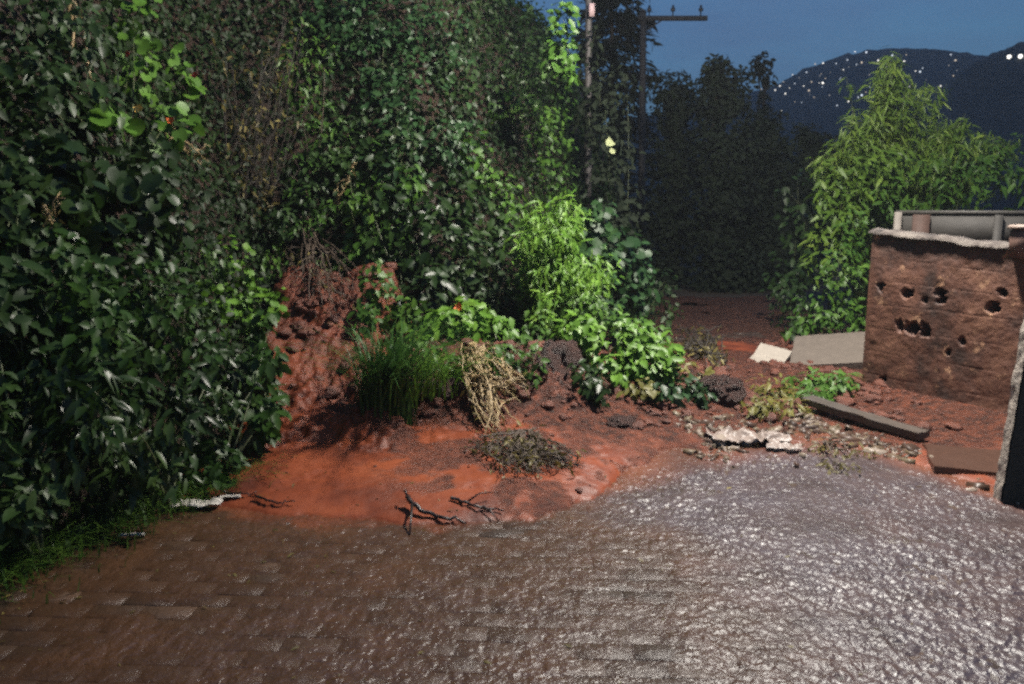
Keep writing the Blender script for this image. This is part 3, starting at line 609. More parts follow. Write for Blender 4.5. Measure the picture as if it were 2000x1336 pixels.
plant("shrub", "leafy shrub overhanging the right rim of the red scar", "shrub", [(735, 560, 35, 60), (790, 610, 45, 40), (715, 480, 35, 50), (760, 470, 50, 50), (715, 620, 30, 30)], L_MID, OVATE, .085, 50, .3, thr=.32)
plant("weed", "low weeds between the tall grass tuft and the flowering herb", "weed", [(800, 690, 50, 35, 6.2), (860, 700, 50, 30, 6.1), (790, 650, 35, 25, 6.6)], L_MID, LANCE, .09, 60, root=(-.75, 6.2, .4), thr=.3, up=.8)
plant("weed", "dark weeds hanging round the top of the root tangle", "weed", [(960, 700, 60, 30, 6.2), (900, 720, 40, 25, 6.1), (1020, 670, 40, 25, 6.4)], L_MID, OVATE, .075, 55, root=(-.1, 6.3, .45), thr=.32)
plant("shrub", "dark hanging shrub closing the top of the red scar", "shrub", [(640, 330, 60, 60), (700, 290, 60, 60), (780, 300, 50, 50), (600, 400, 45, 50), (560, 440, 35, 40)], L_DARK, OVATE, .075, 50, .35, thr=.32, stem=TWIG)
dry_shrub("dry brown roots trailing down the upper red scar", P(600, 440, hit(600, 440) - .1), [(540, 520, 40, 40, hit(540, 520) - .12), (600, 560, 40, 40, hit(600, 560) - .12), (560, 480, 40, 30, hit(560, 480) - .15), (640, 600, 40, 60, hit(640, 600) - .1), (690, 560, 25, 50, hit(690, 560) - .1)], 80, TWIG, 160, name="root_tangle", r=.005, leaf=.05, spread=.15, sag=0)
plant("bush", "spreading green bush at the back of the mud heap below the vine-covered pole", "bush", [(1230, 640, 50, 35, 7.4), (1160, 610, 50, 35, 7.3), (1280, 660, 35, 35, 7.2), (1120, 600, 40, 30, 7.3)], L_MID, OVATE, .08, 70, root=(1.0, 7.6, .05), thr=.3, up=.8)
plant("weed", "trampled leafy weeds caught along the far edge of the mud heap", "weed", [(1330, 715, 40, 14, 7.0), (1380, 735, 30, 12, 6.8), (1250, 760, 40, 20, 5.9)], L_OLIVE, OVATE, .07, 70, root=(1.5, 6.9, .05), thr=.3, up=.9)
plant("bush", "dark bush narrowing the lane on its right side beside the leafy green bush", "bush", [(1540, 600, 35, 60, 10.2), (1560, 650, 40, 30, 9.6), (1520, 560, 30, 40, 10.8)], L_DARK, OVATE, .09, 60, root=(3.6, 10.1, .03), thr=.32)
plant("bush", "dark low bush on the left side of the lane under the vine-covered pole", "bush", [(1260, 590, 40, 40, 10.6), (1300, 610, 30, 25, 10.0), (1290, 560, 35, 40, 11.2)], L_DARK, OVATE, .09, 60, root=(1.8, 10.8, .05), thr=.32)
plant("shrub", "shrub drooping over the upper edge of the red scar from the left", "shrub", [(590, 470, 50, 40), (640, 430, 50, 40), (700, 420, 50, 45), (530, 520, 35, 45), (580, 505, 45, 30), (650, 490, 45, 35), (700, 520, 35, 50)], L_MID, LANCE, .075, 44, .3, thr=.36, droop=1.0, stem=TWIG)
dry_shrub("scatter of dark broken twigs across the lane behind the pale slab", (2.0, 8.0, .05), [(1340, 690, 50, 18, 7.6), (1390, 660, 50, 18, 8.6), (1330, 640, 40, 14, 9.2), (1400, 720, 30, 12, 7.4)], 60, BARKTWIG, 260, name="brushwood", r=.007, leaf=.07, spread=.3, sag=0, clamp=True)
# ---------------------------------------------------------------- right side planting
feather("bamboo", "tall feathery bamboo clump behind the ruined wall, reaching above the hill", "bamboo", (5.2, 11.6, 0), [(1740, 150, 40, 40, 11.2), (1700, 220, 60, 60, 11.2), (1660, 290, 50, 50, 11.1), (1760, 270, 70, 60, 11.2), (1830, 300, 60, 50, 11.3), (1800, 190, 50, 50, 11.5), (1640, 370, 40, 50, 11), (1860, 270, 50, 30, 11.2), (1920, 300, 60, 40, 11.2), (1880, 245, 40, 30, 11.3), (1960, 290, 50, 40, 11.3), (1620, 320, 30, 40, 11), (1670, 250, 40, 40, 11), (1745, 120, 18, 20, 11.2)], 215, 62, L_BAMBOO, .16, T_ovate(.14, .1, .35), arch=.2)
plant("hedge", "bright yellow-green hedge with flat sprays beside the tall bamboo", "hedge", [(1680, 330, 90, 50, 10.4), (1640, 420, 60, 80, 10.2), (1760, 320, 100, 40, 10.6), (1620, 500, 50, 60, 10)], L_BAMBOO, LANCE, .14, 44, root=(4.4, 10.8, 0), thr=.34, up=.7)
plant("hedge", "dark green hedge behind the concrete panel fence", "hedge", [(1750, 390, 90, 50, 10.3), (1850, 370, 100, 60, 10.6), (1950, 350, 100, 70, 10.8), (1900, 310, 90, 40, 11), (1970, 300, 60, 40, 11)], L_MID, LANCE, .13, 40, root=(5.9, 11, 0), thr=.36)
plant("bush", "leafy green bush beside the left end of the ruined wall", "bush", [(1650, 540, 60, 60, 9), (1620, 610, 70, 50, 8.9), (1580, 640, 50, 25, 8.9), (1670, 620, 40, 40, 8.8), (1660, 460, 40, 60, 9.4)], L_MID, OVATE, .085, 50, root=(3.7, 9.3, 0), thr=.34)
plant("bush", "tall dark hedge bush fading into the shade left of the bamboo", "bush", [(1580, 420, 60, 110, 12.4), (1560, 540, 50, 80, 12), (1530, 620, 25, 40, 11.8)], L_DARK, OVATE, .12, 36, root=(4.4, 12.6, 0), thr=.34)
plant("fern", "yellowing heap of torn-down fern beside the pale slab", "fern", [(1505, 765, 55, 32, 6.4), (1480, 795, 50, 26, 6.2), (1545, 800, 45, 22, 6.2)], L_OLIVE, LANCE, .075, 110, root=(2.1, 6.6, .0), thr=.3, up=.9)
plant("fern", "bright green low fern between the torn-down fern and the wall", "fern", [(1590, 748, 60, 26, 6.7), (1640, 752, 38, 30, 6.6), (1600, 775, 60, 18, 6.5)], L_LIME, LANCE, .085, 110, root=(2.6, 6.9, .0), thr=.3, up=.9)
plant("brushwood", "flattened mat of leafy debris in the water by the wall", "brushwood", [(1660, 880, 60, 18, 5.3), (1600, 870, 35, 14, 5.3), (1640, 910, 50, 12, 5.0)], L_DRY, LANCE, .05, 60, root=(2.15, 5.3, .0), thr=.4, up=1, stem=TWIG)

# ---------------------------------------------------------------- background trees
def tree(name, label, root, spec, n, mat, size, trunk_r, group="dark trees beyond the bend", tpl=OVATE, thr=.33, clump=1.6):
    t = thing(name, label, "tree", root, group); root = np.asarray(root, float); mb = MB(); tr = MB()
    cs = []
    for (px, py, rx, ry, d) in spec:
        c = P(px, py, d); k = d / F; rad = np.array((rx * k, .7 * rx * k, ry * k)); cs.append(c)
        m = int(n * rx * ry / 2500); p, q = blob_points(c, rad, m, clump, thr, int(rng.integers(999)))
        k2 = p[:, 2] > 0; p, q = p[k2], q[k2]; m = len(p)
        put_leaves(mb, p, q + rng.normal(0, .6, (m, 3)) + np.array((0, 0, .4)), q * .5 + rng.normal(0, .5, (m, 3)) + np.array((0, 0, -.3)), size * (.6 + .8 * rng.random(m)), tpl, rng.random(m))
    top = max(cs, key=lambda c: c[2]); u = np.linspace(0, 1, 8)[:, None]
    tr.tube(root + (top - root) * u + rng.normal(0, .04, (8, 3)), trunk_r, trunk_r * .3, 8)
    for c in cs:
        a = root + (top - root) * min(.9, max(.2, (c[2] - root[2]) / (top[2] - root[2] + .01) - .2)); tr.tube(a + (c - a) * np.linspace(0, 1, 5)[:, None], trunk_r * .4, trunk_r * .15, 6)
    tr.build("trunk", BARK, t); mb.build("crown", mat, t); return t
tree("tree", "tall dark tree with a pointed top, tallest in the gap between bank and bamboo", (4.2, 16.5, 0), [(1410, 190, 55, 80, 16), (1420, 290, 75, 90, 16), (1410, 420, 80, 110, 16), (1430, 540, 90, 70, 15.6), (1395, 145, 25, 35, 16)], 900, L_FAR, .11, .12)
tree("tree", "dark lower tree just right of the utility pole in the gap", (3.6, 17.5, 0), [(1310, 185, 45, 45, 17), (1330, 230, 50, 60, 17), (1320, 330, 60, 90, 17), (1310, 460, 55, 110, 16.6), (1290, 560, 50, 50, 16)], 900, L_FAR, .11, .1)
tree("tree", "dark bushy tree on the right side of the gap, lower than its neighbour", (5.4, 17, 0), [(1500, 290, 50, 80, 17), (1560, 330, 50, 90, 16.8), (1530, 400, 60, 110, 16.6), (1510, 530, 60, 90, 16), (1470, 380, 50, 100, 16.5)], 900, L_FAR, .11, .1)
tree("tree", "broad low dark tree filling the gap beside the bamboo", (6.2, 18.5, 0), [(1570, 420, 60, 90, 18), (1600, 330, 50, 70, 18), (1570, 540, 60, 80, 17.5), (1480, 470, 60, 110, 17.5)], 900, L_FAR, .13, .1)
tree("tree", "small lone dark tree standing out against the sky before the hill", (8.2, 26, 0), [(1490, 120, 18, 20, 26), (1478, 135, 14, 14, 26), (1497, 150, 16, 16, 26), (1490, 230, 14, 70, 26)], 500, L_FAR, .2, .08)
def conifer(label, px, d, wpx, bot):
    base = P(px, bot, d); base[2] = 0; top = P(px, -60, d); t = thing("conifer", label, "tree", base, "dark trees beyond the bend"); mb = MB(); tr = MB()
    tr.tube(base + (top - base) * np.linspace(0, 1, 6)[:, None], .14, .03, 8); W = wpx * d / F
    for i in range(260):
        f = rng.random() ** .8; h = .12 + .88 * f; c = base + (top - base) * h; th = rng.random() * 6.28; L = W * (1.08 - h * .55) * (.75 + .5 * rng.random())
        e = c + np.array((math.cos(th) * L, math.sin(th) * L, -.25 * L)); u = np.linspace(0, 1, 5)[:, None]; cur = c + (e - c) * u; tr.tube(cur, .02, .006, 4)
        k = 26; uu = rng.random(k)[:, None] ** .7; p = c + (e - c) * uu + rng.normal(0, .05, (k, 3))
        put_leaves(mb, p, np.array((0, 0, 1.)) + rng.normal(0, .5, (k, 3)), norm(e - c) + rng.normal(0, .5, (k, 3)) + np.array((0, 0, -.4)), .26 * (.6 + .7 * rng.random(k)), LANCE, rng.random(k))
    tr.build("trunk", BARK, t); mb.build("crown", L_FAR, t)
conifer("dark conifer rising out of frame behind the utility pole", 1195, 21, 104, 560)

# ---------------------------------------------------------------- poles
DARKWOOD = plain("weathered_pole", (.04, .036, .036), .8)
pb = P(1256, 400, 20); pb[2] = 0; pt = P(1256, 20, 20)
t = thing("utility_pole", "dark utility pole with one-sided cross-arm against the dusk sky", "utility pole", pb)
m_ = MB(); m_.tube(pb + (pt - pb) * np.linspace(0, 1, 6)[:, None], .10, .075, 12); m_.build("pole", DARKWOOD, t, True)
a0 = P(1244, 38, 20); a1 = P(1379, 38, 20); m_ = MB(); m_.box((a0 + a1) / 2 + np.array((0, -.12, 0)), (a1[0] - a0[0], .09, .10)); m_.build("crossarm", DARKWOOD, t)
for px in (1266, 1312, 1366):
    c = P(px, 38, 20) + np.array((0, -.12, .05)); m_ = MB(); m_.tube([c, c + (0, 0, .1), c + (0, 0, .11), c + (0, 0, .17), c + (0, 0, .18), c + (0, 0, .24)], np.array((.015, .015, .05, .055, .03, .025)), n=10); m_.build("insulator", plain("dark_ceramic_insulator", (.03, .03, .035), .3), t, True)
m_ = MB(); m_.tube([P(1258, 62, 19.9), P(1292, 40, 19.9)], .018, .018, 6); m_.build("brace", DARKWOOD, t)
pb = P(1148, 400, 11.2); pb[2] = gz(pb[0], pb[1]) - .1; pt = P(1150, -60, 11.2)
t = thing("lamp_pole", "thin pale concrete pole half hidden by vines at the right edge of the bank", "pole", pb)
m_ = MB(); m_.tube(pb + (pt - pb) * np.linspace(0, 1, 6)[:, None], .055, .04, 12); m_.build("pole", plain("grey_concrete_pole", (.075, .068, .065), .6), t, True)
c = P(1155, 20, 11.1); m_ = MB(); m_.box(c, (.07, .06, .16), .3); m_.build("pole_bracket", plain("pinkish_ceramic", (.5, .36, .36), .4), t)
plant("vine", "dark vine with one pale blossom climbing the thin pole", "vine", [(1190, 300, 55, 90, 10.6), (1200, 400, 60, 80, 10.4), (1170, 200, 45, 80, 10.8), (1150, 120, 25, 80, 11), (1215, 470, 45, 60, 10.2), (1215, 170, 30, 60, 11)], L_FAR, OVATE, .10, 42, root=(1.5, 10.9, .6), flowers=[(1190, 280, CREAM, .07), (1196, 296, CREAM, .05)], thr=.35)

# ---------------------------------------------------------------- ruined wall, fence, slabs
WL, WR = np.array((2.98, 6.70)), np.array((4.08, 4.94)); wd = (WR - WL) / np.linalg.norm(WR - WL); wn_ = np.array((-wd[1], wd[0]));
if wn_ @ np.array((-1, -1)) < 0: wn_ = -wn_
Lw = np.linalg.norm(WR - WL); HT = 1.40
def wall_material():
    m, n, l, b = newmat("stained_ruined_render")
    g = n.new("ShaderNodeNewGeometry"); co = g.outputs["Position"]
    t = tex(n, l, co, 3, 8, .65); r = ramp(n, [(.035, .018, .013), (.10, .042, .026), (.17, .08, .047)], [.35, .5, .68]); l.new(t.outputs[0], r.inputs[0])
    sx = n.new("ShaderNodeSeparateXYZ"); l.new(co, sx.inputs[0])
    t2 = tex(n, l, co, 4, 6, .7); ad = n.new("ShaderNodeMath"); ad.operation = 'MULTIPLY_ADD'; l.new(t2.outputs[0], ad.inputs[0]); ad.inputs[1].default_value = .9; l.new(sx.outputs[2], ad.inputs[2])
    rr = ramp(n, [(0, 0, 0), (1, 1, 1)], [.55, .85]); 
    mr = n.new("ShaderNodeMapRange"); mr.inputs[1].default_value, mr.inputs[2].default_value = .6, 2.2; l.new(ad.outputs[0], mr.inputs[0]); l.new(mr.outputs[0], rr.inputs[0])
    c = mixc(n, l, rr.outputs[0], r.outputs[0], (.028, .021, .019))   # darker, noise-broken tone towards the coping
    t4 = tex(n, l, co, 7, 5, .7); r4 = ramp(n, [(0, 0, 0), (1, 1, 1)], [.60, .66]); l.new(t4.outputs[0], r4.inputs[0])
    c = mixc(n, l, r4.outputs[0], c, (.30, .17, .10))
    l.new(c, b.inputs["Base Color"]); b.inputs["Roughness"].default_value = .65
    t3 = tex(n, l, co, 30, 6, .65); bump(n, l, t3.outputs[0], .6, .015, b); return m
t = thing("ruined_wall", "broken rust-brown wall with pitted face and pale rounded top", "wall", (WL[0], WL[1], 0))
pits = [(1722, 562, .05), (1773, 568, .055), (1835, 565, .06), (1838, 580, .05), (1806, 585, .03), (1938, 598, .06), (1757, 637, .05), (1785, 640, .06), (1808, 645, .06), (1774, 640, .05), (1722, 740, .045), (1880, 668, .035), (1960, 560, .04), (1850, 690, .03)]
S, H = np.meshgrid(np.linspace(0, Lw, 260), np.linspace(-.05, HT, 190))
def wall_pt(px, py):
    r = ray(px, py); a = np.array(((r[0], -wd[0]), (r[1], -wd[1]))); s = np.linalg.solve(a, WL); return s[1], EYE + r[2] * s[0]
dep = (n2(S, H, 2.0, 3, 41) - .5) * .05 + (n2(S, H, 14, 3, 42) - .5) * .014
dep += .35 * np.where((np.abs((((H + .02 * n2(S, H, 3, 2, 49)) / .2) % 1) - .5) > .465), -.006, 0) * sstep(.45, .6, n2(S, H, 2, 2, 50))
for (px, py, r) in pits:
    s0, h0 = wall_pt(px, py); wob = 1 + 2.2 * (n2(S, H, 22, 3, int(px)) - .5); dist = 1.25 * np.hypot((S - s0), (H - h0) * .8) / wob; dep -= .13 * sstep(r, r * .45, dist)
dep *= np.clip(S / .06, .2, 1)
V = np.stack([WL[0] + wd[0] * S + wn_[0] * dep, WL[1] + wd[1] * S + wn_[1] * dep, H - (.03 * n2(S, H * 0, 2.4, 4, 47) + .075 * S) * sstep(.7, HT, H)], -1)
m_ = MB(); m_.grid(V)
back = V.copy(); back[..., 0] -= wn_[0] * .24; back[..., 1] -= wn_[1] * .24
m_.grid(back[:, ::-1]); m_.grid(np.stack([back[:, 0], V[:, 0]], 1)); m_.grid(np.stack([V[:, -1], back[:, -1]], 1)); m_.grid(np.stack([V[-1], back[-1]], 0))
m_.build("wall_face", wall_material(), t)
u = np.linspace(-.02, Lw, 60); cz = HT + .008 - .075 * u - .03 * n2(u, u * 0, 2.4, 4, 47) + (n2(u, u * 0, 9, 3, 48) - .5) * .03
cpts = np.stack([WL[0] + wd[0] * u - wn_[0] * .10, WL[1] + wd[1] * u - wn_[1] * .10, cz - .02], -1); m_ = MB()
th = np.linspace(-.15, math.pi + .15, 9); prof = np.stack([np.cos(th) * .128, np.sin(th) * .034], -1)
V = cpts[:, None] + prof[None, :, 0:1] * np.array((wn_[0], wn_[1], 0)) + prof[None, :, 1:2] * np.array((0, 0, 1.)); V += (fbm(V * 18, 3, 5) - .5)[..., None] * .02
m_.grid(V); m_.build("coping", soilmat("worn_lime_coping", [(.02, .016, .013), (.07, .056, .048), (.16, .14, .12)], 5, (.5, .8), .8, .03, [.36, .48, .62]), t, True)

CONC = plain("grey_concrete", (.045, .042, .038), .7); PCON = plain("pale_concrete", (.17, .15, .13), .65, var=.25)
f0, f1 = P(1745, 470, 8.6), P(2150, 470, 7.9); f0[2] = f1[2] = 0
t = thing("panel_fence", "grey concrete panel fence with a pale end post behind the ruined wall", "fence", f0)
ang_ = math.atan2(f1[1] - f0[1], f1[0] - f0[0]); Lf = np.hypot(*(f1 - f0)[:2]); fd = np.array((math.cos(ang_), math.sin(ang_), 0))
zt = P(1750, 416, 8.6)[2]
m_ = MB()
for k in range(5): m_.box(f0 + fd * (Lf / 2) + np.array((0, 0, .15 + k * zt / 5)), (Lf - .05, .05, zt / 5 - .015), ang_)
m_.build("panel", CONC, t)
m_ = MB(); m_.box(f0 + fd * (Lf / 2) + np.array((0, 0, zt + .01)), (Lf, .09, .035), ang_); m_.build("rail", plain("dull_rail", (.045, .042, .037), .6), t)
for q, mt in ((0, PCON), (.12, plain("rusty_post", (.06, .033, .024), .7)), (.50, CONC)):
    m_ = MB(); m_.box(f0 + fd * (q * Lf) + np.array((0, -.06, zt / 2)), (.07 if q != .12 else .16, .07, zt + (.02 if q == 0 else -.03)), ang_); m_.build("post", mt, t)
t = thing("brick_pillar", "reddish stub pillar on top of the wall at the right edge", "pillar", P(1990, 500, 5.75)); m_ = MB()
c = P(1998, 475, 5.70); m_.box(c, (.12, .16, .2), -.9, bev=.01); m_.build("pillar_body", plain("reddish_render", (.13, .075, .06), .7), t)
m_ = MB(); m_.box(c + np.array((0, 0, .115)), (.15, .19, .028), -.9, bev=.01); m_.build("pillar_cap", plain("pale_cap", (.2, .155, .13), .6), t)

# leaning gate post at the right edge
t = thing("gate_post", "leaning slab post, its shaded front coloured black and lit edge pale, at the right edge of the road", "post", (2.68, 4.2, 0)); m_ = MB()
a = np.linspace(0, 1, 30); edge = [(2.62, 4.12), (2.50, 4.38)]
HH = 1.06; lean = .055
def post_side(mbx, x0, y0, x1, y1):
    U, Hh = np.meshgrid(np.linspace(0, 1, 12), np.linspace(-.05, HH, 50)); V = np.stack([x0 + (x1 - x0) * U + lean * Hh, y0 + (y1 - y0) * U, Hh], -1); V += (fbm(V * 14, 3, 3) - .5)[..., None] * np.array((.03, .0, .0)); mbx.grid(V); return V
Vl = post_side(m_, 2.66, 4.235, 2.655, 4.16); Vr = post_side(m_, 3.1, 4.16, 3.1, 4.24)
m_.grid(np.stack([Vl[-1], Vr[-1][::-1]], 0)); m_.grid(np.stack([Vl[:, 0], Vr[:, -1]], 1)); m_.build("post_body", plain("post_lit_concrete", (.34, .30, .26), .6, 30, .7, .02, .5), t)  # lit side of the post is coloured pale
m_ = MB(); m_.grid(np.stack([Vl[:, -1] + (0.004, -.012, 0), Vr[:, 0] + (0, -.012, 0)], 1)); m_.build("face", plain("post_shade_face", (.012, .014, .011), .7, var=.5), t)  # front's shade is put into a near-black colour

def slab(name, label, cat, c, size, rot, tilt, mat, bow=0, seed=1):
    t = MB(); c = np.asarray(c, float)
    n = 14; U, W = np.meshgrid(np.linspace(-.5, .5, n * 2), np.linspace(-.5, .5, n)); 
    z = size[2] / 2; jag = lambda s: (n2(U, W, 7, 3, seed + s) - .5) * .04
    top = np.stack([U * size[0] + jag(1), W * size[1] + jag(2), z + jag(3) * .4 + bow * (U * U - .08)], -1); bot = top.copy(); bot[..., 2] -= size[2]
    ca, sa = math.cos(tilt[0]), math.sin(tilt[0]); Rx = np.array(((1, 0, 0), (0, ca, -sa), (0, sa, ca))); ca, sa = math.cos(tilt[1]), math.sin(tilt[1]); Ry = np.array(((ca, 0, sa), (0, 1, 0), (-sa, 0, ca)))
    ca, sa = math.cos(rot), math.sin(rot); Rz = np.array(((ca, -sa, 0), (sa, ca, 0), (0, 0, 1))); M = Rz @ Ry @ Rx
    top = top @ M.T + c; bot = bot @ M.T + c
    t.grid(top); t.grid(bot[:, ::-1]); t.grid(np.stack([bot[0], top[0]], 0)); t.grid(np.stack([top[-1], bot[-1]], 0)); t.grid(np.stack([top[:, 0], bot[:, 0]], 1)); t.grid(np.stack([bot[:, -1], top[:, -1]], 1))
    o = t.build(name, mat, origin=c); return tag(o, label, cat)
slab("concrete_slab", "pale broken concrete slab with a bowed edge on the far side of the mud", "slab", P(1486, 722, 7.75) + np.array((0, 0, .02)), (1.0, .32, .06), R(57), (R(10), R(-7)), plain("worn_pale_concrete", (.27, .24, .20), .7, 24, .5, .02, .4), bow=.28, seed=4)
slab("plank", "dark wet plank lying aslant at the foot of the wall", "plank", P(1680, 813, hit(1680, 825) - .06), (1.0, .11, .05), math.atan2(5.46 - 6.35, 2.84 - 2.37), (.05, .03), plain("wet_plank", (.075, .062, .052), .35, 30), seed=14)
slab("driveway", None, None, P(1635, 690, 8.0), (.85, .75, .12), R(-25), (R(15), R(-8)), plain("grey_driveway_concrete", (.11, .09, .072), .75, 50, .5, .02), seed=20)["kind"] = "structure"
slab("door_step", "brown flooded concrete step at the foot of the leaning post", "step", (2.95, 4.75, .0), (.7, .5, .1), R(-20), (0, .0), plain("brown_step", (.06, .030, .020), .35), seed=22)

# crumpled plastic, paper
def crumple(name, label, cat, c, size, rot, mat, seed, amp=.08):
    U, W = np.meshgrid(np.linspace(-.5, .5, 40), np.linspace(-.5, .5, 24)); rad = 1 + .5 * (n2(U, W, 3, 3, seed) - .5)
    x = U * size[0] * rad; y = W * size[1] * rad; z = np.abs(n2(U * size[0], W * size[1], 10, 4, seed + 3) - .5) * amp * 2.2 + .01
    ca, sa = math.cos(rot), math.sin(rot); V = np.stack([c[0] + x * ca - y * sa, c[1] + x * sa + y * ca, c[2] + z], -1)
    m = MB(); m.grid(V); lo = V.copy(); lo[..., 2] -= .004; m.grid(lo[:, ::-1]); return tag(m.build(name, mat, origin=c), label, cat)
PLA = plain("dirty_white_plastic", (.23, .185, .16), .35, 30, .4, .01, .3)
c = G(1460, 868); crumple("plastic_sheet", "crumpled dirty white plastic sheet at the edge of the runoff", "plastic sheet", (c[0], c[1], .03), (.55, .2), .1, PLA, 4, .11)
c = G(1530, 882); crumple("plastic_scrap", "small torn plastic scrap right of the crumpled sheet", "plastic scrap", (c[0], c[1], .02), (.22, .1), -.3, PLA, 9, .07)
PAP = plain("wet_white_paper", (.45, .42, .38), .5, 30, .3, .01, .15)
c = G(385, 995); crumple("paper_litter", "crumpled white paper at the left tip of the mud", "litter", (c[0], c[1], .02), (.25, .09), .05, PAP, 13, .05)
c = G(450, 983); crumple("paper_litter", "small white paper scrap on the mud right of the crumpled paper", "litter", (c[0], c[1], .03), (.11, .04), .1, PAP, 15, .02)
c = G(258, 1052); crumple("paper_litter", "thin white paper strip on the paving by the roadside grass", "litter", (c[0], c[1], .012), (.12, .03), .1, PAP, 17, .015)

# earth clods and fallen branches
EARTH = soilmat("dark_earth", [(.025, .012, .01), (.06, .025, .018), (.12, .05, .035)], 9, bs=1, bd=.05)
def clod(label, c, r, sq, seed, mat=EARTH):
    m = MB(); ico(m, np.array(c) - (0, 0, r * .35), r, 4, sq, seed=seed, amp=1.3); return tag(m.build("earth_clod", mat, origin=c, smooth=True), label, "earth clod")
clod("big dark clod standing in for the shaded hollow under the bush on the heap", P(1083, 705, 6.0), .22, (.85, .7, 1.05), 3)  # dark clod added in place of the shade in the hollow
clod("dark wet clod propping the pale concrete slab", P(1412, 752, hit(1412, 765) - .08), .15, (.95, .8, .95), 12)
clod("dark earth clod under the herb with the orange flower", P(880, 745, hit(880, 750) - .05), .15, (1.5, .8, .7), 5)
clod("low brown clod at the right end of the heap", P(1215, 825, hit(1215, 828) - .02), .09, (1.4, 1, .7), 8)
def branch(label, pts, r, forks=()):
    t = MB(); pts = np.array(pts, float); u = np.linspace(0, 1, 16); cur = np.stack([np.interp(u, np.linspace(0, 1, len(pts)), pts[:, k]) for k in range(3)], -1) + rng.normal(0, .006, (16, 3)); t.tube(cur, r, r * .4, 7)
    for (i, e) in forks: t.tube([cur[i], (cur[i] + e) / 2 + (0, 0, .02), e], r * .6, r * .3, 6)
    return tag(t.build("fallen_branch", plain("wet_black_branch", (.018, .012, .01), .4), origin=pts[0]), label, "branch")
def gp(px, py, up=.02):
    g = G(px, py, .06); return np.array((g[0], g[1], max(gz(g[0], g[1]), .0) + up))
branch("forked black branch lying near the front edge of the mud", [gp(795, 985, .05), gp(830, 997), gp(880, 1002), gp(910, 1003)], .014, [(2, gp(800, 1025, .01)), (0, gp(788, 978, .06))])
branch("thin black branch right of the forked branch", [gp(880, 975), gp(930, 985), gp(985, 990)], .010, [(5, gp(960, 972, .04)), (9, gp(975, 1000, .01))])
branch("short black stick on the left side of the mud", [gp(500, 968), gp(540, 978), gp(575, 976)], .008)
branch("stick lying left of the short black stick", [gp(430, 958), gp(465, 962), gp(500, 962)], .007)

# loose soil crumbs and small clods (uncountable)
n = 5200; m = MB()
x = rng.uniform(-1.8, 3.2, n); y = rng.uniform(4.2, 9.5, n); z = mud_h(x, y); onheap = np.maximum(sstep(5.1, 5.6, y), .05); k = (z > .03) & (foot_dist(x, y) < .3) & (n2(x, y, 4, 3, 77) > .44) & (rng.random(n) < onheap); x, y, z = x[k], y[k], z[k]
for i in range(len(x)): r = .008 + (.055 if y[i] > 5.2 else .018) * rng.random() ** 4; ico(m, (x[i], y[i], z[i] + r * .1), r, 0 if r < .018 else 2, (1, .8 + .5 * rng.random(), .7), rng.random(), i, 1.3)
tag(m.build("soil_crumbs", soilmat("crumb_soil", [(.03, .012, .008), (.10, .03, .016), (.22, .065, .03)], 8)), "loose crumbs of red soil scattered over the mud", "soil", kind="stuff")

# flood wrack: chips of wood, tile and plaster left at the edge of the water (uncountable)
n = 1500; m = MB(); q = rng.random(n)
fx = rng.uniform(1.15, 3.1, n); fy = np.interp(fx, EDGE[:, 0], EDGE[:, 1]) + rng.normal(.0, .17, n) + .15 * sstep(1.6, 2.4, fx)
for i in range(n):
    if n2(fx[i:i + 1], fy[i:i + 1], 5, 3, 91)[0] < .45: continue
    L = .012 + .075 * rng.random() ** 4; z = max(float(mud_h(fx[i:i + 1], fy[i:i + 1])[0]), .008)
    k = 6; th = np.sort(rng.random(k)) * 6.283; rad = L * (.5 + .6 * rng.random(k)); el = .3 + .7 * rng.random(); a = rng.random() * 3.14; h = .004 + .3 * L * rng.random()
    x0 = rad * np.cos(th); y0 = rad * np.sin(th) * el; tx, ty = rng.normal(0, .25, 2)
    xx = x0 * math.cos(a) - y0 * math.sin(a); yy = x0 * math.sin(a) + y0 * math.cos(a); zt = xx * tx + yy * ty
    m.add(np.concatenate([np.stack([fx[i] + xx, fy[i] + yy, z + zt + h], -1), np.stack([fx[i] + xx, fy[i] + yy, z + zt - .01], -1)]), [[list(range(k))], [(j, k + j, k + (j + 1) % k, (j + 1) % k) for j in range(k)]], rng.random())
wm, wn1, wl1, wb = newmat("flood_wrack"); wa1 = wn1.new("ShaderNodeAttribute"); wa1.attribute_name = "rnd"
wr = ramp(wn1, [(.03, .018, .012), (.08, .045, .03), (.13, .10, .06), (.30, .25, .21)], [0, .45, .75, 1]); wl1.new(wa1.outputs["Fac"], wr.inputs[0]); wl1.new(wr.outputs[0], wb.inputs["Base Color"]); wb.inputs["Roughness"].default_value = .45
tag(m.build("debris", wm), "small flood debris strewn along the edge of the runoff", "debris", kind="stuff")

# roadside grass and leaf litter
m = MB(); n = 4200; s = rng.random(n); gx = np.interp(s, [0, .35, .7, 1], [-3.2, -2.4, -2.0, -1.75]); gy = np.interp(s, [0, .35, .7, 1], [1.5, 3.1, 4.15, 4.6])
gx = gx + np.abs(rng.normal(0, .16, n)) * .9 * rng.choice([1, -1], n, p=[.55, .45]) + .05; gy = gy + rng.normal(0, .08, n); 
for i in range(n):
    a = np.array((gx[i], gy[i], max(0, float(bank_h(gx[i:i + 1], gy[i:i + 1])[0])))); h = .07 + .17 * rng.random() ** 1.6; d = np.array((rng.normal(.5, .6), rng.normal(-.2, .6), 0)) * h
    u = np.linspace(0, 1, 4)[:, None]; cur = a + np.array((0, 0, 1.)) * h * (u - .4 * u ** 3) + d * u ** 2; sd = norm(np.cross(d, (0, 0, 1.))) * .0045 * (1 - u * .95); m.grid(np.stack([cur - sd, cur + sd], 1), rnd=rng.random())
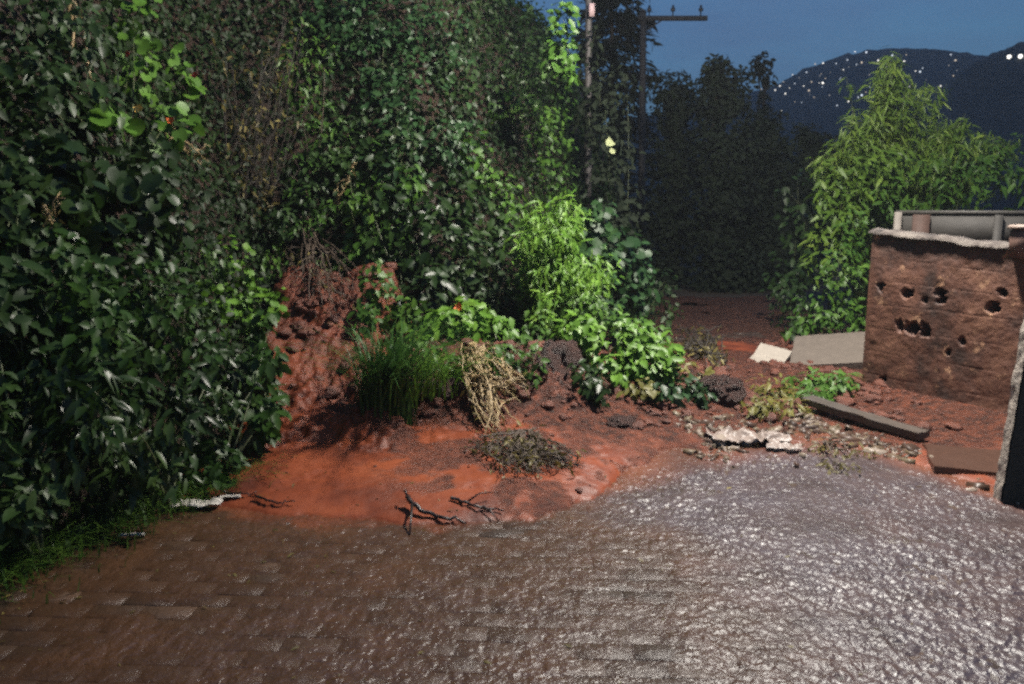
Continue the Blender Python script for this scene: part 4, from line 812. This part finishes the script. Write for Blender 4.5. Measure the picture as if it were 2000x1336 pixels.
tag(m.build("grass", L_MID), "wet grass fringe along the foot of the near bank", "grass", kind="stuff")
m = MB(); n = 420; x = rng.uniform(-2.4, 1.6, n); y = rng.uniform(2.3, 4.6, n); k = (rng.random(n) < .25 + .75 * sstep(.2, -1.6, x)) & (foot_dist(x, y) < 0); x, y = x[k], y[k]; n = len(x)
p = np.stack([x, y, np.maximum(mud_h(x, y), 0) + .006], -1); put_leaves(m, p, np.array((0, 0, 1.)) + rng.normal(0, .22, (n, 3)), rng.normal(0, 1, (n, 3)), .018 + .03 * rng.random(n) ** 2, LANCE, rng.random(n))
tag(m.build("leaf_litter", L_DRY), "small torn leaves strewn over the wet paving", "leaf litter", kind="stuff")

# ---------------------------------------------------------------- the street lamp that lights the place (stands just out of view at the right)
lb = np.array((6.4, 5.2, 0)); head = np.array((2.2, 6.0, 5.2))
t = thing("street_lamp", "grey street lamp arching over the flooded road", "street lamp", lb)
GAL = plain("galvanised_steel", (.3, .3, .3), .4, metal=.8)
m_ = MB(); m_.tube([lb, lb + (0, 0, 3), lb + (0, 0, 5.2)], .07, .05, 12); m_.build("pole", GAL, t, True)
u = np.linspace(0, 1, 12)[:, None]; e0 = lb + np.array((0, 0, 5.2)); m_ = MB(); m_.tube((1 - u) ** 2 * e0 + 2 * u * (1 - u) * (e0 + (-.3, .2, .7)) + u * u * (head + (.15, -.08, .12)), .035, .03, 10); m_.build("arm", GAL, t, True)
m_ = MB(); ico(m_, head + (0, 0, .10), .26, 3, (1.3, .7, .35)); m_.build("lamp_shade", GAL, t, True)
m_ = MB(); ico(m_, head + (0, 0, .03), .13, 2, (1.3, .8, .25)); m_.build("lens", emit("lamp_lens", (1, .96, .9), 30), t, True)
ld = bpy.data.lights.new("street_lamp_light", 'POINT'); ld.energy = LAMP_POWER; ld.shadow_soft_size = .20; ld.color = (1.0, .93, .84)
lo = bpy.data.objects.new("street_lamp_light", ld); C.objects.link(lo); lo.parent = t; lo.location = head - lb + np.array((0, 0, -.05))

# ---------------------------------------------------------------- rainy dusk haze
def haze(density):
    m = bpy.data.materials.new("rain_haze"); m.use_nodes = True; nt = m.node_tree
    nt.nodes.remove(nt.nodes["Principled BSDF"]); v = nt.nodes.new("ShaderNodeVolumePrincipled")
    v.inputs["Color"].default_value = (.75, .86, 1.0, 1); v.inputs["Density"].default_value = density; v.inputs["Anisotropy"].default_value = .2
    nt.links.new(v.outputs[0], nt.nodes["Material Output"].inputs["Volume"])
    mb = MB(); mb.box((0, 500, 35.9), (1310, 1310, 74.4)); tag(mb.build("haze", m), "thin rainy dusk haze over the lane and hills", "haze", kind="stuff")
haze(.0011)

for o in bpy.data.objects:
    if "_o" in o: del o["_o"]
